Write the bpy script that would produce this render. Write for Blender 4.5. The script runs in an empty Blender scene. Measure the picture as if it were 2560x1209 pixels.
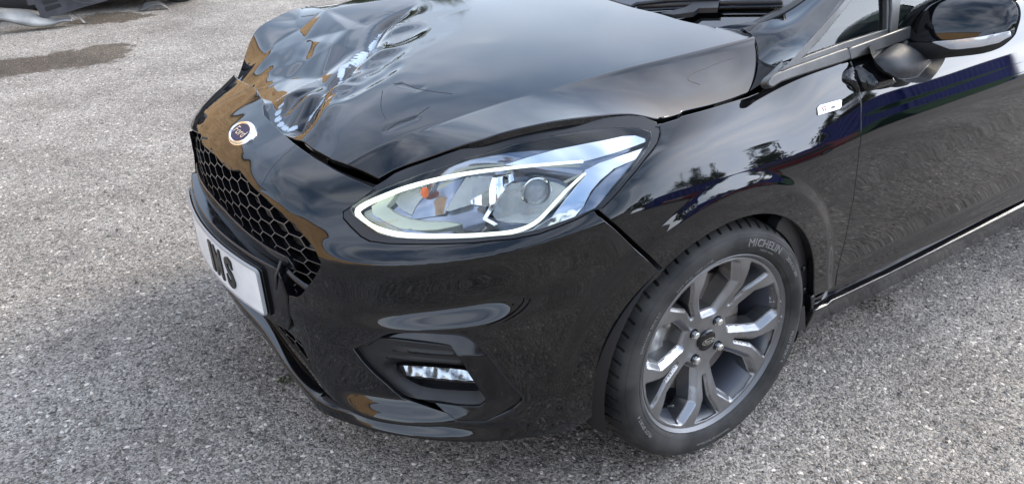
import bpy, bmesh, math, random
import numpy as np
from mathutils import Vector, Matrix, geometry
R_ = math.radians
rng = np.random.default_rng(7); random.seed(7)
SC = bpy.context.scene
COL = SC.collection
# ------------------------------------------------------------------ camera
CAMP = np.array([-0.47497338, -1.82511812, 1.3446913])
def _rot(r):
    r = np.array(r); th = np.linalg.norm(r); k = r/th
    K = np.array([[0,-k[2],k[1]],[k[2],0,-k[0]],[-k[1],k[0],0]])
    return np.eye(3)+math.sin(th)*K+(1-math.cos(th))*K@K
CR = _rot([1.96403505, -0.618102175, 0.38810035]); CF = 2001.86
cam = bpy.data.cameras.new('camera'); co = bpy.data.objects.new('camera', cam); COL.objects.link(co)
M = Matrix(np.column_stack([CR[0], -CR[1], -CR[2]]).tolist()).to_4x4(); M.translation = Vector(CAMP)
co.matrix_world = M
cam.sensor_width = 36; cam.lens = 36*CF/2560; cam.clip_start = .05; cam.clip_end = 2000
SC.camera = co
SC.view_settings.view_transform = 'Standard'; SC.view_settings.look = 'None'; SC.view_settings.gamma = 1
SC.view_settings.exposure = 0.2
# ------------------------------------------------------------------ sky + sun
SUN_AZ = (1.0, 0.10); SUN_EL = 31.
W = bpy.data.worlds.new('World'); SC.world = W; W.use_nodes = True
nt = W.node_tree; nt.nodes.clear()
def N(nt, t, **k):
    n = nt.nodes.new(t)
    for a, v in k.items():
        if a == 'ins':
            for i, x in v.items(): n.inputs[i].default_value = x
        else: setattr(n, a, v)
    return n
def L(nt, a, i, b, j): nt.links.new(a.outputs[i], b.inputs[j])
wo = N(nt,'ShaderNodeOutputWorld'); bg = N(nt,'ShaderNodeBackground', ins={'Strength':.14})
sky = N(nt,'ShaderNodeTexSky'); sky.sky_type='NISHITA'; sky.sun_disc=False
sky.sun_elevation=R_(SUN_EL); sky.sun_rotation=math.atan2(SUN_AZ[0],SUN_AZ[1]); sky.air_density=1.2; sky.dust_density=1.5
tc = N(nt,'ShaderNodeTexCoord'); mp = N(nt,'ShaderNodeMapping'); mp.inputs['Scale'].default_value=(1,1,2.6)
L(nt,tc,'Generated',mp,'Vector')
n1 = N(nt,'ShaderNodeTexNoise', ins={'Scale':2.1,'Detail':5,'Roughness':.5,'Distortion':.4}); L(nt,mp,0,n1,'Vector')
rp = N(nt,'ShaderNodeValToRGB'); rp.color_ramp.elements[0].position=.38; rp.color_ramp.elements[1].position=.74
L(nt,n1,'Fac',rp,'Fac')
n2 = N(nt,'ShaderNodeTexNoise', ins={'Scale':3.2,'Detail':4,'Roughness':.5}); L(nt,mp,0,n2,'Vector')
cl = N(nt,'ShaderNodeValToRGB'); e=cl.color_ramp.elements; e[0].position=.22; e[0].color=(12.5,15.,20.,1); e[1].position=.75; e[1].color=(22.,22.6,24.,1)
L(nt,n2,'Fac',cl,'Fac')
# cloud brightening aimed apart from the sun, for white wing and door reflections
sd = Vector((SUN_AZ[0],SUN_AZ[1],math.tan(R_(SUN_EL))*math.hypot(*SUN_AZ))).normalized()
dt = N(nt,'ShaderNodeVectorMath',operation='DOT_PRODUCT'); dt.inputs[1].default_value=Vector((.84,-.50,.26)).normalized()[:]   # bright veil of thin cloud placed low, apart from the sun
nz = N(nt,'ShaderNodeVectorMath',operation='NORMALIZE'); L(nt,tc,'Generated',nz,0); L(nt,nz,0,dt,0)
mr = N(nt,'ShaderNodeMapRange', ins={'From Min':.35,'From Max':1.,'To Min':.95,'To Max':2.4}); mr.interpolation_type='SMOOTHSTEP'; L(nt,dt,'Value',mr,'Value')
cm = N(nt,'ShaderNodeVectorMath',operation='SCALE'); L(nt,cl,'Color',cm,0); L(nt,mr,0,cm,'Scale')
sp = N(nt,'ShaderNodeSeparateXYZ'); L(nt,nz,0,sp,0)
hz = N(nt,'ShaderNodeMapRange', ins={'From Min':.02,'From Max':.55,'To Min':1.,'To Max':.0}); L(nt,sp,'Z',hz,'Value')
mxm = N(nt,'ShaderNodeMath',operation='MAXIMUM'); L(nt,rp,'Color',mxm,0); L(nt,hz,0,mxm,1)
gm = N(nt,'ShaderNodeMapRange', ins={'From Min':.72,'From Max':.97,'To Min':0.,'To Max':1.}); gm.interpolation_type='SMOOTHSTEP'; L(nt,dt,'Value',gm,'Value')
mxg = N(nt,'ShaderNodeMath',operation='MAXIMUM'); L(nt,mxm,0,mxg,0); L(nt,gm,0,mxg,1)
mxm2 = N(nt,'ShaderNodeMath',operation='MULTIPLY', ins={1:.9}); L(nt,mxg,0,mxm2,0)
mx = N(nt,'ShaderNodeMixRGB'); sk2=N(nt,'ShaderNodeVectorMath',operation='SCALE',ins={'Scale':2.5}); L(nt,sky,0,sk2,0)
L(nt,mxm2,0,mx,'Fac'); L(nt,sk2,0,mx,1); L(nt,cm,0,mx,2)
L(nt,mx,0,bg,'Color'); L(nt,bg,0,wo,0)
sl = bpy.data.lights.new('sun','SUN'); sl.energy=2.7; sl.angle=R_(19); sl.color=(1,.88,.70)
so = bpy.data.objects.new('sun', sl); COL.objects.link(so); so.rotation_euler = sd.to_track_quat('Z','Y').to_euler()

# ------------------------------------------------------------------ numerics
def ray(u,v): return np.array([(u-1280)/CF,(v-604.5)/CF,1.])@CR
def pix(u,v,**k):
    d=ray(u,v); (a,val),=k.items(); i='xyz'.index(a); return CAMP+d*(val-CAMP[i])/d[i]
def zm(ox,oy,sc): return lambda *L_: [(ox+a/sc, oy+b/sc) for a,b in L_]
Z1=zm(450,0,2.6286); Z2=zm(450,250,2.1982); Z3=zm(850,260,3.0118); Z4=zm(700,600,2.1986); Z6=zm(1500,0,2.4151); Z7=zm(1900,300,2.0152)
ZC=zm(560,580,2.4175); ZH=zm(860,400,5.0375); ZR=zm(1200,280,3.358); ZF=zm(860,800,3.9); ZM=zm(2080,0,5.0375); ZW=zm(1480,0,3.7647); ZB=zm(560,0,3.556); ZG=zm(460,280,4.03); ZS=zm(1400,500,3.0225); ZP=zm(460,440,3.0233)
def crom(P, n=6, closed=False):
    P=[np.array(p,float) for p in P]; out=[]; m=len(P)
    for i in range(m if closed else m-1):
        a=P[(i-1)%m] if (closed or i>0) else 2*P[0]-P[1]
        b=P[i]; c=P[(i+1)%m]; d=P[(i+2)%m] if (closed or i<m-2) else 2*P[-1]-P[-2]
        # centripetal-ish: limit tangents
        t1=(c-a)/2; t2=(d-b)/2; l=np.linalg.norm(c-b)
        for t in (t1,t2):
            q=np.linalg.norm(t)
            if q>l: t*=l/q
        for j in range(n):
            u=j/n; out.append((2*u**3-3*u*u+1)*b+(u**3-2*u*u+u)*t1+(-2*u**3+3*u*u)*c+(u**3-u*u)*t2)
    if not closed: out.append(P[-1])
    return out
def sstep(x,a,b):
    t=np.clip((x-a)/(b-a),0,1); return t*t*(3-2*t)
def pchip_rows(X,Y,x):
    # X,Y (N,K) increasing in K ; x (N,)
    h=np.diff(X,axis=1); dl=np.diff(Y,axis=1)/h
    m=np.zeros_like(Y); a=dl[:,:-1]; b=dl[:,1:]
    w1=2*h[:,1:]+h[:,:-1]; w2=h[:,1:]+2*h[:,:-1]
    with np.errstate(all='ignore'):
        hm=(w1+w2)/(w1/a+w2/b)
    m[:,1:-1]=np.where(a*b>0,hm,0); m[:,0]=dl[:,0]; m[:,-1]=dl[:,-1]
    K=X.shape[1]; i=np.clip((x[:,None]>=X).sum(1)-1,0,K-2); r=np.arange(len(x))
    x0=X[r,i]; hh=h[r,i]; t=(x-x0)/hh; tc_=np.clip(t,-1.5,2.5)
    y=(2*tc_**3-3*tc_**2+1)*Y[r,i]+(tc_**3-2*tc_**2+tc_)*hh*m[r,i]+(-2*tc_**3+3*tc_**2)*Y[r,i+1]+(tc_**3-tc_**2)*hh*m[r,i+1]
    lin0=Y[r,i]+m[r,i]*hh*t; lin1=Y[r,i+1]+m[r,i+1]*hh*(t-1)
    return np.where(t<0,lin0,np.where(t>1,lin1,y))
def pchip(xs,ys,x):
    x=np.atleast_1d(np.asarray(x,float)); xs=np.asarray(xs,float); ys=np.asarray(ys,float)
    return pchip_rows(np.repeat(xs[None],len(x),0),np.repeat(ys[None],len(x),0),x)
def cubic(xs,ys):
    xs=np.asarray(xs,float); ys=np.asarray(ys,float); m=np.gradient(ys,xs,axis=0)
    def f(x):
        x=np.asarray(x,float); xc=np.clip(x,xs[0],xs[-1]); i=np.clip(np.searchsorted(xs,xc)-1,0,len(xs)-2); h=xs[i+1]-xs[i]; t=(xc-xs[i])/h
        if ys.ndim>1: h=h[:,None]; t=t[:,None]
        return (2*t**3-3*t*t+1)*ys[i]+(t**3-2*t*t+t)*h*m[i]+(-2*t**3+3*t*t)*ys[i+1]+(t**3-t*t)*h*m[i+1]
    return f
def inpoly(P,poly):
    x,y=P[:,0],P[:,1]; q=np.array(poly); c=np.zeros(len(P),bool); j=len(q)-1
    for i in range(len(q)):
        xi,yi=q[i]; xj,yj=q[j]
        c^=((yi>y)!=(yj>y))&(x<(xj-xi)*(y-yi)/((yj-yi)+1e-15)+xi); j=i
    return c
def segdist(P,poly,closed=False):
    P=np.asarray(P,float); poly=np.asarray(poly,float); best=np.full(len(P),1e9); sg=np.zeros(len(P)); tt=np.zeros(len(P))
    n=len(poly); cum=0.
    for i in range(n if closed else n-1):
        a=poly[i]; b=poly[(i+1)%n]; ab=b-a; l2=ab@ab+1e-15
        t=np.clip(((P-a)@ab)/l2,0,1); d=P-a-t[:,None]*ab; dd=np.hypot(d[:,0],d[:,1])
        k=dd<best; best=np.where(k,dd,best); cr=ab[0]*(P[:,1]-a[1])-ab[1]*(P[:,0]-a[0])
        sg=np.where(k,np.sign(cr),sg); l=math.sqrt(l2); tt=np.where(k,cum+t*l,tt); cum+=l
    return best,sg,tt/cum
# ------------------------------------------------------------------ object helpers
def tag(o,label=None,cat=None,group=None,kind=None):
    if label: o['label']=label
    if cat: o['category']=cat
    if group: o['group']=group
    if kind: o['kind']=kind
    return o
def empty(name,loc=(0,0,0),rz=0):
    o=bpy.data.objects.new(name,None); COL.objects.link(o); o.location=loc; o.rotation_euler=(0,0,rz); o.empty_display_size=.1; return o
def mobj(name,V,F,mat,parent=None,smooth=True,normals=None,midx=None):
    me=bpy.data.meshes.new(name); V=np.asarray(V,float)
    me.from_pydata([tuple(v) for v in V.tolist()],[],[tuple(int(i) for i in f) for f in F])
    for m in (mat if isinstance(mat,(list,tuple)) else [mat]):
        me.materials.append(m)
    if midx is not None: me.polygons.foreach_set('material_index',np.asarray(midx,dtype=np.int32))
    me.polygons.foreach_set('use_smooth',[smooth]*len(me.polygons)); me.update()
    if normals is not None:
        # full-precision shading normals straight from the surface
        cn=me.attributes.new('custom_normal','FLOAT_VECTOR','POINT'); cn.data.foreach_set('vector',np.asarray(normals,np.float32).ravel()); me.update()
    o=bpy.data.objects.new(name,me); COL.objects.link(o)
    if parent: o.parent=parent
    return o
def bmobj(name,bm,mat,parent=None,smooth=False,bevel=0,seg=2,auto=None):
    me=bpy.data.meshes.new(name)
    if bevel:
        bmesh.ops.bevel(bm,geom=[e for e in bm.edges if len(e.link_faces)==2 and e.calc_face_angle(0)>.5],offset=bevel,segments=seg,profile=.5,affect='EDGES')
    bmesh.ops.recalc_face_normals(bm,faces=bm.faces)
    bm.to_mesh(me); bm.free()
    for m in (mat if isinstance(mat,(list,tuple)) else [mat]): me.materials.append(m)
    me.polygons.foreach_set('use_smooth',[smooth]*len(me.polygons))
    if auto is not None:
        me.set_sharp_from_angle(angle=R_(auto))
    o=bpy.data.objects.new(name,me); COL.objects.link(o)
    if parent: o.parent=parent
    return o
def box(bm,c,s,M=None):
    r=bmesh.ops.create_cube(bm,size=1,matrix=Matrix.Translation(c)@(M if M else Matrix.Identity(4))@Matrix.Diagonal((s[0],s[1],s[2],1))); return r['verts']
def tube(bm,pts,r,n=8,closed=False,flat=1.0):
    pts=[Vector(p) for p in pts]; rings=[]
    up=Vector((0,0,1))
    m=len(pts)
    for i,p in enumerate(pts):
        a=pts[(i-1)%m] if (closed or i>0) else p; b=pts[(i+1)%m] if (closed or i<m-1) else p
        t=(b-a).normalized(); u=t.cross(up)
        if u.length<1e-3: u=t.cross(Vector((1,0,0)))
        u.normalize(); w=u.cross(t)
        rr=r[i] if hasattr(r,'__len__') else r
        rings.append([bm.verts.new(p+u*rr*math.cos(q)+w*rr*flat*math.sin(q)) for q in [2*math.pi*k/n for k in range(n)]])
    for i in range(m if closed else m-1):
        A=rings[i]; B=rings[(i+1)%m]
        for k in range(n): bm.faces.new((A[k],A[(k+1)%n],B[(k+1)%n],B[k]))
    if not closed:
        bm.faces.new(rings[0][::-1]); bm.faces.new(rings[-1])
def prism(bm,P,d):
    # P: list of 3D pts planar polygon, d: extrusion vector
    a=[bm.verts.new(tuple(p)) for p in P]; b=[bm.verts.new(tuple(np.array(p)+np.array(d))) for p in P]
    bm.faces.new(a); bm.faces.new(b[::-1]); n=len(a)
    for i in range(n): bm.faces.new((a[i],b[i],b[(i+1)%n],a[(i+1)%n]))
# ------------------------------------------------------------------ materials
MT={}
def mat(name,col,rough=.5,metal=0,coat=0,ior=1.5,spec=.5,**k):
    m=bpy.data.materials.new(name); m.use_nodes=True; b=m.node_tree.nodes['Principled BSDF']
    b.inputs['Base Color'].default_value=(*col,1); b.inputs['Roughness'].default_value=rough; b.inputs['Metallic'].default_value=metal
    b.inputs['Coat Weight'].default_value=coat; b.inputs['Coat Roughness'].default_value=.02; b.inputs['IOR'].default_value=ior; b.inputs['Specular IOR Level'].default_value=spec
    for a,v in k.items():
        b.inputs[a.replace('_',' ')].default_value=v
    MT[name]=m; return m
def noise_mod(m,scale,a,b,what='Roughness',detail=4,coord='Object',lo=.35,hi=.65):
    nt=m.node_tree; p=nt.nodes['Principled BSDF']; t=N(nt,'ShaderNodeTexCoord'); n=N(nt,'ShaderNodeTexNoise',ins={'Scale':scale,'Detail':detail})
    L(nt,t,coord,n,'Vector'); r=N(nt,'ShaderNodeMapRange',ins={'From Min':lo,'From Max':hi,'To Min':a,'To Max':b}) if not isinstance(a,tuple) else N(nt,'ShaderNodeValToRGB')
    if isinstance(a,tuple):
        r.color_ramp.elements[0].position=lo; r.color_ramp.elements[1].position=hi; r.color_ramp.elements[0].color=(*a,1); r.color_ramp.elements[1].color=(*b,1); L(nt,n,'Fac',r,'Fac')
    else: L(nt,n,'Fac',r,'Value')
    L(nt,r,0,p,what)
def bump(m,scale,strength,dist=.001,detail=3,tex='noise'):
    nt=m.node_tree; p=nt.nodes['Principled BSDF']; t=N(nt,'ShaderNodeTexCoord')
    n=N(nt,'ShaderNodeTexNoise' if tex=='noise' else 'ShaderNodeTexVoronoi',ins={'Scale':scale})
    if tex=='noise': n.inputs['Detail'].default_value=detail
    L(nt,t,'Object',n,'Vector'); b=N(nt,'ShaderNodeBump',ins={'Strength':strength,'Distance':dist}); L(nt,n,0,b,'Height'); L(nt,b,0,p,'Normal')
paint=mat('black_paint',(.003,.0033,.004),.3,coat=1.,spec=.0,Coat_IOR=1.56)
gloss=mat('gloss_black_plastic',(.005,.005,.006),.08,ior=1.5)
noise_mod(gloss,30,.05,.16)
matte=mat('textured_black_plastic',(.014,.0145,.016),.5); bump(matte,900,.25,.0004); noise_mod(matte,12,.42,.62)
trim=mat('grey_black_trim',(.045,.044,.042),.38); noise_mod(trim,18,.3,.5)
seal=mat('rubber_seal_black',(.014,.015,.017),.28,spec=.4)
edgem=mat('lit_alloy_edge',(.31,.315,.33),.28,metal=.9)  # paler alloy copy; sky light on the spoke chamfers put into its colour
fogsil=mat('crumpled_silver_reflector',(.62,.62,.61),.24,metal=.9); bump(fogsil,38,.45,.004,2)
rubber=mat('tyre_rubber',(.03,.029,.028),.72,spec=.35); noise_mod(rubber,14,(.014,.0135,.013),(.042,.040,.037),'Base Color',6)
rubber_l=mat('tyre_lettering',(.17,.165,.155),.6)
void=mat('dark_cavity_plastic',(.006,.006,.007),.7)
foam=mat('grey_crash_beam',(.06,.06,.058),.6); noise_mod(foam,20,(.03,.03,.03),(.09,.088,.08),'Base Color')
alloy=mat('satin_grey_alloy',(.3,.303,.31),.34,metal=.85,coat=.4); noise_mod(alloy,25,.3,.45)
noise_mod(alloy,11,(.19,.188,.185),(.28,.282,.29),'Base Color',7)
rimm=mat('kerbed_rim_edge',(.2,.2,.205),.45,metal=.55); nt=rimm.node_tree; t_=N(nt,'ShaderNodeTexCoord'); n_=N(nt,'ShaderNodeTexNoise',ins={'Scale':120.,'Detail':4}); L(nt,t_,'Object',n_,'Vector'); n3=N(nt,'ShaderNodeTexNoise',ins={'Scale':7.}); L(nt,t_,'Object',n3,'Vector'); s_=N(nt,'ShaderNodeMath',operation='ADD'); L(nt,n_,'Fac',s_,0); L(nt,n3,'Fac',s_,1); r_=N(nt,'ShaderNodeValToRGB'); r_.color_ramp.elements[0].position=.625; r_.color_ramp.elements[0].color=(.15,.15,.153,1); r_.color_ramp.elements[1].position=.65; r_.color_ramp.elements[1].color=(.6,.6,.58,1)
h_=N(nt,'ShaderNodeMath',operation='MULTIPLY',ins={1:.5}); L(nt,s_,0,h_,0); L(nt,h_,0,r_,0); L(nt,r_,0,nt.nodes['Principled BSDF'],'Base Color')
chrome=mat('chrome',(.86,.87,.88),.06,metal=1)
bezel=mat('headlight_bezel_chrome',(.22,.235,.27),.1,metal=1)
bright=mat('headlight_bright_band',(.72,.75,.8),.12,metal=1)
frost=mat('ribbed_reflector',(.66,.7,.76),.2,metal=.9)
nt=frost.node_tree; t_=N(nt,'ShaderNodeTexCoord'); w_=N(nt,'ShaderNodeTexWave',ins={'Scale':150.,'Distortion':.15}); w_.bands_direction='Z'; L(nt,t_,'Object',w_,'Vector'); b_=N(nt,'ShaderNodeBump',ins={'Strength':.9,'Distance':.0009}); L(nt,w_,'Fac',b_,'Height'); L(nt,b_,0,nt.nodes['Principled BSDF'],'Normal')
steel=mat('brake_disc_steel',(.34,.31,.28),.35,metal=.8); noise_mod(steel,8,(.30,.27,.24),(.42,.36,.3),'Base Color')
calip=mat('caliper_zinc',(.38,.38,.36),.45,metal=.5); noise_mod(calip,30,(.22,.22,.22),(.5,.49,.45),'Base Color')
plate_w=mat('plate_white_reflective',(.78,.8,.82),.35,coat=.3); noise_mod(plate_w,9,(.68,.71,.73),(.84,.86,.87),'Base Color')
plate_b=mat('plate_black_letter',(.008,.008,.008),.25)
plate_blue=mat('plate_blue_band',(.02,.04,.4),.3)
orange=mat('amber_bulb',(.9,.16,.01),.15,ior=1.45,Emission_Color=(1,.2,.02,1),Emission_Strength=.15)
led=mat('daytime_running_light',(.9,.95,.85),.3,Emission_Color=(.93,1,.82,1),Emission_Strength=1.3)
ledside=mat('moulding_strip_glow',(.5,.54,.46),.35,Emission_Color=(.85,.95,.72,1),Emission_Strength=.10)  # running strip's soft glow put on the moulding as weak emission
badge_blue=mat('badge_dark_blue',(.008,.016,.07),.3,spec=.25)
badge_silver=mat('badge_silver',(.8,.78,.72),.2,metal=.9)
badge_white=mat('wing_badge_silver',(.6,.62,.64),.22,metal=.5)
red_ink=mat('red_print',(.35,.02,.03),.4)
grey_ink=mat('grey_print',(.12,.12,.13),.4)
inner=mat('dark_interior',(.012,.013,.015),.8)
def glassmat(name,tint,refl=1.45,rough=.0):
    m=bpy.data.materials.new(name); m.use_nodes=True; nt=m.node_tree; nt.nodes.clear()
    o=N(nt,'ShaderNodeOutputMaterial'); mi=N(nt,'ShaderNodeMixShader'); f=N(nt,'ShaderNodeFresnel',ins={'IOR':refl}); t=N(nt,'ShaderNodeBsdfTransparent',ins={'Color':(*tint,1)}); g=N(nt,'ShaderNodeBsdfGlossy',ins={'Roughness':rough})
    L(nt,f,0,mi,0); L(nt,t,0,mi,1); L(nt,g,0,mi,2); L(nt,mi,0,o,0); return m
lens=glassmat('clear_polycarbonate_lens',(.90,.925,.95),1.55)
glass=glassmat('tinted_side_glass',(.42,.62,.56),1.55)
wglass=glassmat('windscreen_glass',(.10,.11,.12),2.1)
ball=mat('projector_glass',(1,1,1),.0,ior=1.5,Transmission_Weight=1.)

def dusty(m,amt):
    nt=m.node_tree; p=nt.nodes['Principled BSDF']; t=N(nt,'ShaderNodeTexCoord')
    n1=N(nt,'ShaderNodeTexNoise',ins={'Scale':240.,'Detail':2}); L(nt,t,'Object',n1,'Vector'); n2=N(nt,'ShaderNodeTexNoise',ins={'Scale':5.,'Detail':6,'Roughness':.65}); L(nt,t,'Object',n2,'Vector')
    a=N(nt,'ShaderNodeMapRange',ins={'From Min':.62,'From Max':.74}); L(nt,n1,'Fac',a,0); b=N(nt,'ShaderNodeMapRange',ins={'From Min':.38,'From Max':.75,'To Min':.05,'To Max':1.}); L(nt,n2,'Fac',b,0)
    mu=N(nt,'ShaderNodeMath',operation='MULTIPLY'); L(nt,a,0,mu,0); L(nt,b,0,mu,1)
    ad=N(nt,'ShaderNodeMath',operation='MULTIPLY_ADD',ins={1:.10}); L(nt,b,0,ad,0); L(nt,mu,0,ad,2); sc=N(nt,'ShaderNodeMath',operation='MULTIPLY',ins={1:amt}); L(nt,ad,0,sc,0)
    mx=N(nt,'ShaderNodeMixRGB',ins={1:(.003,.0033,.004,1),2:(.20,.185,.165,1)}); L(nt,sc,0,mx,0); L(nt,mx,0,p,'Base Color')
    cr=N(nt,'ShaderNodeMapRange',ins={'To Min':.02,'To Max':.06}); L(nt,b,0,cr,0); L(nt,cr,0,p,'Coat Roughness')
dusty(paint,.016)
# paint with damage (dented bonnet): attribute driven scuffs
def scuffed(name):
    m=mat(name,(.003,.0033,.004),.3,coat=1,spec=.0,Coat_IOR=1.56); nt=m.node_tree; p=nt.nodes['Principled BSDF']
    at=N(nt,'ShaderNodeAttribute',attribute_name='scrape'); tc=N(nt,'ShaderNodeTexCoord')
    mp=N(nt,'ShaderNodeMapping'); mp.inputs['Rotation'].default_value=(0,0,R_(35)); mp.inputs['Scale'].default_value=(60,150,60); L(nt,tc,'Object',mp,0)
    n=N(nt,'ShaderNodeTexNoise',ins={'Scale':1.,'Detail':5,'Roughness':.65}); L(nt,mp,0,n,'Vector')
    v=N(nt,'ShaderNodeTexVoronoi',ins={'Scale':70.}); L(nt,tc,'Object',v,'Vector')
    a=N(nt,'ShaderNodeMath',operation='ADD'); L(nt,n,'Fac',a,0); L(nt,at,'Fac',a,1)
    b=N(nt,'ShaderNodeMath',operation='MULTIPLY_ADD',ins={1:-.25}); L(nt,v,'Distance',b,0); L(nt,a,0,b,2)
    r=N(nt,'ShaderNodeMapRange',ins={'From Min':1.0,'From Max':1.06}); L(nt,b,0,r,0)
    mx=N(nt,'ShaderNodeMixRGB',ins={1:(.0035,.004,.005,1),2:(.36,.43,.5,1)}); L(nt,r,0,mx,0); 
    # hairline cracks
    at2=N(nt,'ShaderNodeAttribute',attribute_name='crack'); mx2=N(nt,'ShaderNodeMixRGB',ins={2:(.001,.001,.001,1)}); L(nt,at2,'Fac',mx2,0); L(nt,mx,0,mx2,1)
    L(nt,mx2,0,p,'Base Color')
    # road film: dusty haze raises the roughness and adds a little pale dust
    d=N(nt,'ShaderNodeTexNoise',ins={'Scale':3.2,'Detail':8,'Roughness':.6}); L(nt,tc,'Object',d,'Vector')
    dr=N(nt,'ShaderNodeMapRange',ins={'From Min':.3,'From Max':.7,'To Min':.0,'To Max':1}); L(nt,d,'Fac',dr,0)
    at3=N(nt,'ShaderNodeAttribute',attribute_name='film'); fm=N(nt,'ShaderNodeMath',operation='MULTIPLY'); L(nt,at3,'Fac',fm,0); L(nt,dr,0,fm,1)
    rr=N(nt,'ShaderNodeMapRange',ins={'To Min':.035,'To Max':.16}); L(nt,fm,0,rr,0)
    ra=N(nt,'ShaderNodeMath',operation='MULTIPLY_ADD',ins={1:.5}); L(nt,r,0,ra,0); L(nt,rr,0,ra,2); L(nt,ra,0,p,'Roughness')
    cr=N(nt,'ShaderNodeMapRange',ins={'To Min':.02,'To Max':.13}); L(nt,fm,0,cr,0); L(nt,cr,0,p,'Coat Roughness')
    cw=N(nt,'ShaderNodeMath',operation='SUBTRACT',ins={0:1.}); cw.use_clamp=True; s2=N(nt,'ShaderNodeMath',operation='ADD'); L(nt,r,0,s2,0); L(nt,at2,'Fac',s2,1); L(nt,s2,0,cw,1); L(nt,cw,0,p,'Coat Weight')
    return m
bpaint=scuffed('dented_black_paint')
# ------------------------------------------------------------------ ground
def ground_material():
    m=bpy.data.materials.new('worn_asphalt'); m.use_nodes=True; nt=m.node_tree; p=nt.nodes['Principled BSDF']
    tc=N(nt,'ShaderNodeTexCoord'); wn=N(nt,'ShaderNodeTexNoise',ins={'Scale':55.,'Detail':2}); L(nt,tc,'Object',wn,'Vector')
    ws=N(nt,'ShaderNodeVectorMath',operation='MULTIPLY_ADD'); ws.inputs[1].default_value=(.009,.009,.0); L(nt,wn,'Color',ws,0); L(nt,tc,'Object',ws,2)
    fl=N(nt,'ShaderNodeVectorMath',operation='MULTIPLY'); fl.inputs[1].default_value=(1,1,0); L(nt,ws,0,fl,0)
    v1=N(nt,'ShaderNodeTexVoronoi',ins={'Scale':90.,'Randomness':1.}); L(nt,fl,0,v1,'Vector')
    v2=N(nt,'ShaderNodeTexVoronoi',ins={'Scale':220.,'Randomness':1.}); L(nt,fl,0,v2,'Vector')
    ve=N(nt,'ShaderNodeTexVoronoi',feature='DISTANCE_TO_EDGE',ins={'Scale':90.}); L(nt,fl,0,ve,'Vector')
    s1=N(nt,'ShaderNodeSeparateXYZ'); L(nt,v1,'Color',s1,0)
    s2=N(nt,'ShaderNodeSeparateXYZ'); L(nt,v2,'Color',s2,0)
    st=N(nt,'ShaderNodeValToRGB'); E_=st.color_ramp.elements; E_[0].position=0; E_[0].color=(.07,.067,.064,1); E_[1].position=1; E_[1].color=(.74,.70,.64,1)
    for po,c in ((.2,(.17,.163,.152,1)),(.5,(.29,.275,.256,1)),(.85,(.43,.41,.38,1))):
        q=E_.new(po); q.color=c
    L(nt,s1,'X',st,'Fac')
    st2=N(nt,'ShaderNodeValToRGB'); E2=st2.color_ramp.elements; E2[0].color=(.065,.062,.06,1); E2[1].color=(.43,.41,.38,1); L(nt,s2,'X',st2,'Fac')
    # which places show big stones, which fine grit
    th=N(nt,'ShaderNodeMath',operation='GREATER_THAN',ins={1:.46}); L(nt,s1,'Y',th,0)
    eg=N(nt,'ShaderNodeMapRange',ins={'From Min':.04,'From Max':.16}); L(nt,ve,0,eg,0)
    ml=N(nt,'ShaderNodeMath',operation='MULTIPLY'); L(nt,th,0,ml,0); L(nt,eg,0,ml,1)
    mx=N(nt,'ShaderNodeMixRGB'); L(nt,ml,0,mx,0); L(nt,st2,0,mx,1); L(nt,st,0,mx,2)
    # broad tone
    nb=N(nt,'ShaderNodeTexNoise',ins={'Scale':1.3,'Detail':10,'Roughness':.7}); L(nt,tc,'Object',nb,'Vector')
    nr=N(nt,'ShaderNodeValToRGB'); e=nr.color_ramp.elements; e[0].position=.32; e[0].color=(.60,.56,.52,1); e[1].position=.64; e[1].color=(1.16,1.12,1.06,1); L(nt,nb,'Fac',nr,'Fac')
    mu=N(nt,'ShaderNodeMixRGB',blend_type='MULTIPLY',ins={0:1.}); L(nt,mx,0,mu,1); L(nt,nr,0,mu,2)
    # fine hairline cracks and fretted joints
    ck=N(nt,'ShaderNodeTexVoronoi',feature='DISTANCE_TO_EDGE',ins={'Scale':1.15}); cw=N(nt,'ShaderNodeTexNoise',ins={'Scale':4.5,'Detail':8,'Roughness':.7}); L(nt,tc,'Object',cw,'Vector'); cv=N(nt,'ShaderNodeVectorMath',operation='MULTIPLY_ADD'); cv.inputs[1].default_value=(.5,.5,0); L(nt,cw,'Color',cv,0); L(nt,tc,'Object',cv,2); L(nt,cv,0,ck,'Vector')
    cr_=N(nt,'ShaderNodeMapRange',ins={'From Min':.0,'From Max':.006,'To Min':.55,'To Max':1.}); L(nt,ck,0,cr_,0); nm_=N(nt,'ShaderNodeTexNoise',ins={'Scale':.7,'Detail':3}); L(nt,tc,'Object',nm_,'Vector'); nk=N(nt,'ShaderNodeMapRange',ins={'From Min':.45,'From Max':.6}); L(nt,nm_,'Fac',nk,0)
    cx_=N(nt,'ShaderNodeMixRGB',blend_type='MULTIPLY'); L(nt,nk,0,cx_,0); L(nt,mu,0,cx_,1); L(nt,cr_,0,cx_,2); mu=cx_
    # oil stains, darkened also for the wreck's shade: attribute holds signed distance in metres (positive inside)
    at=N(nt,'ShaderNodeAttribute',attribute_name='stain'); sn=N(nt,'ShaderNodeTexNoise',ins={'Scale':9.,'Detail':6,'Roughness':.65}); L(nt,tc,'Object',sn,'Vector')
    sa=N(nt,'ShaderNodeMath',operation='MULTIPLY_ADD',ins={1:.34,2:-.17}); L(nt,sn,'Fac',sa,0); sb=N(nt,'ShaderNodeMath',operation='ADD'); L(nt,sa,0,sb,0); L(nt,at,'Fac',sb,1)
    sr=N(nt,'ShaderNodeMapRange',ins={'From Min':-.015,'From Max':.03,'To Max':.92}); L(nt,sb,0,sr,0)
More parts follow.
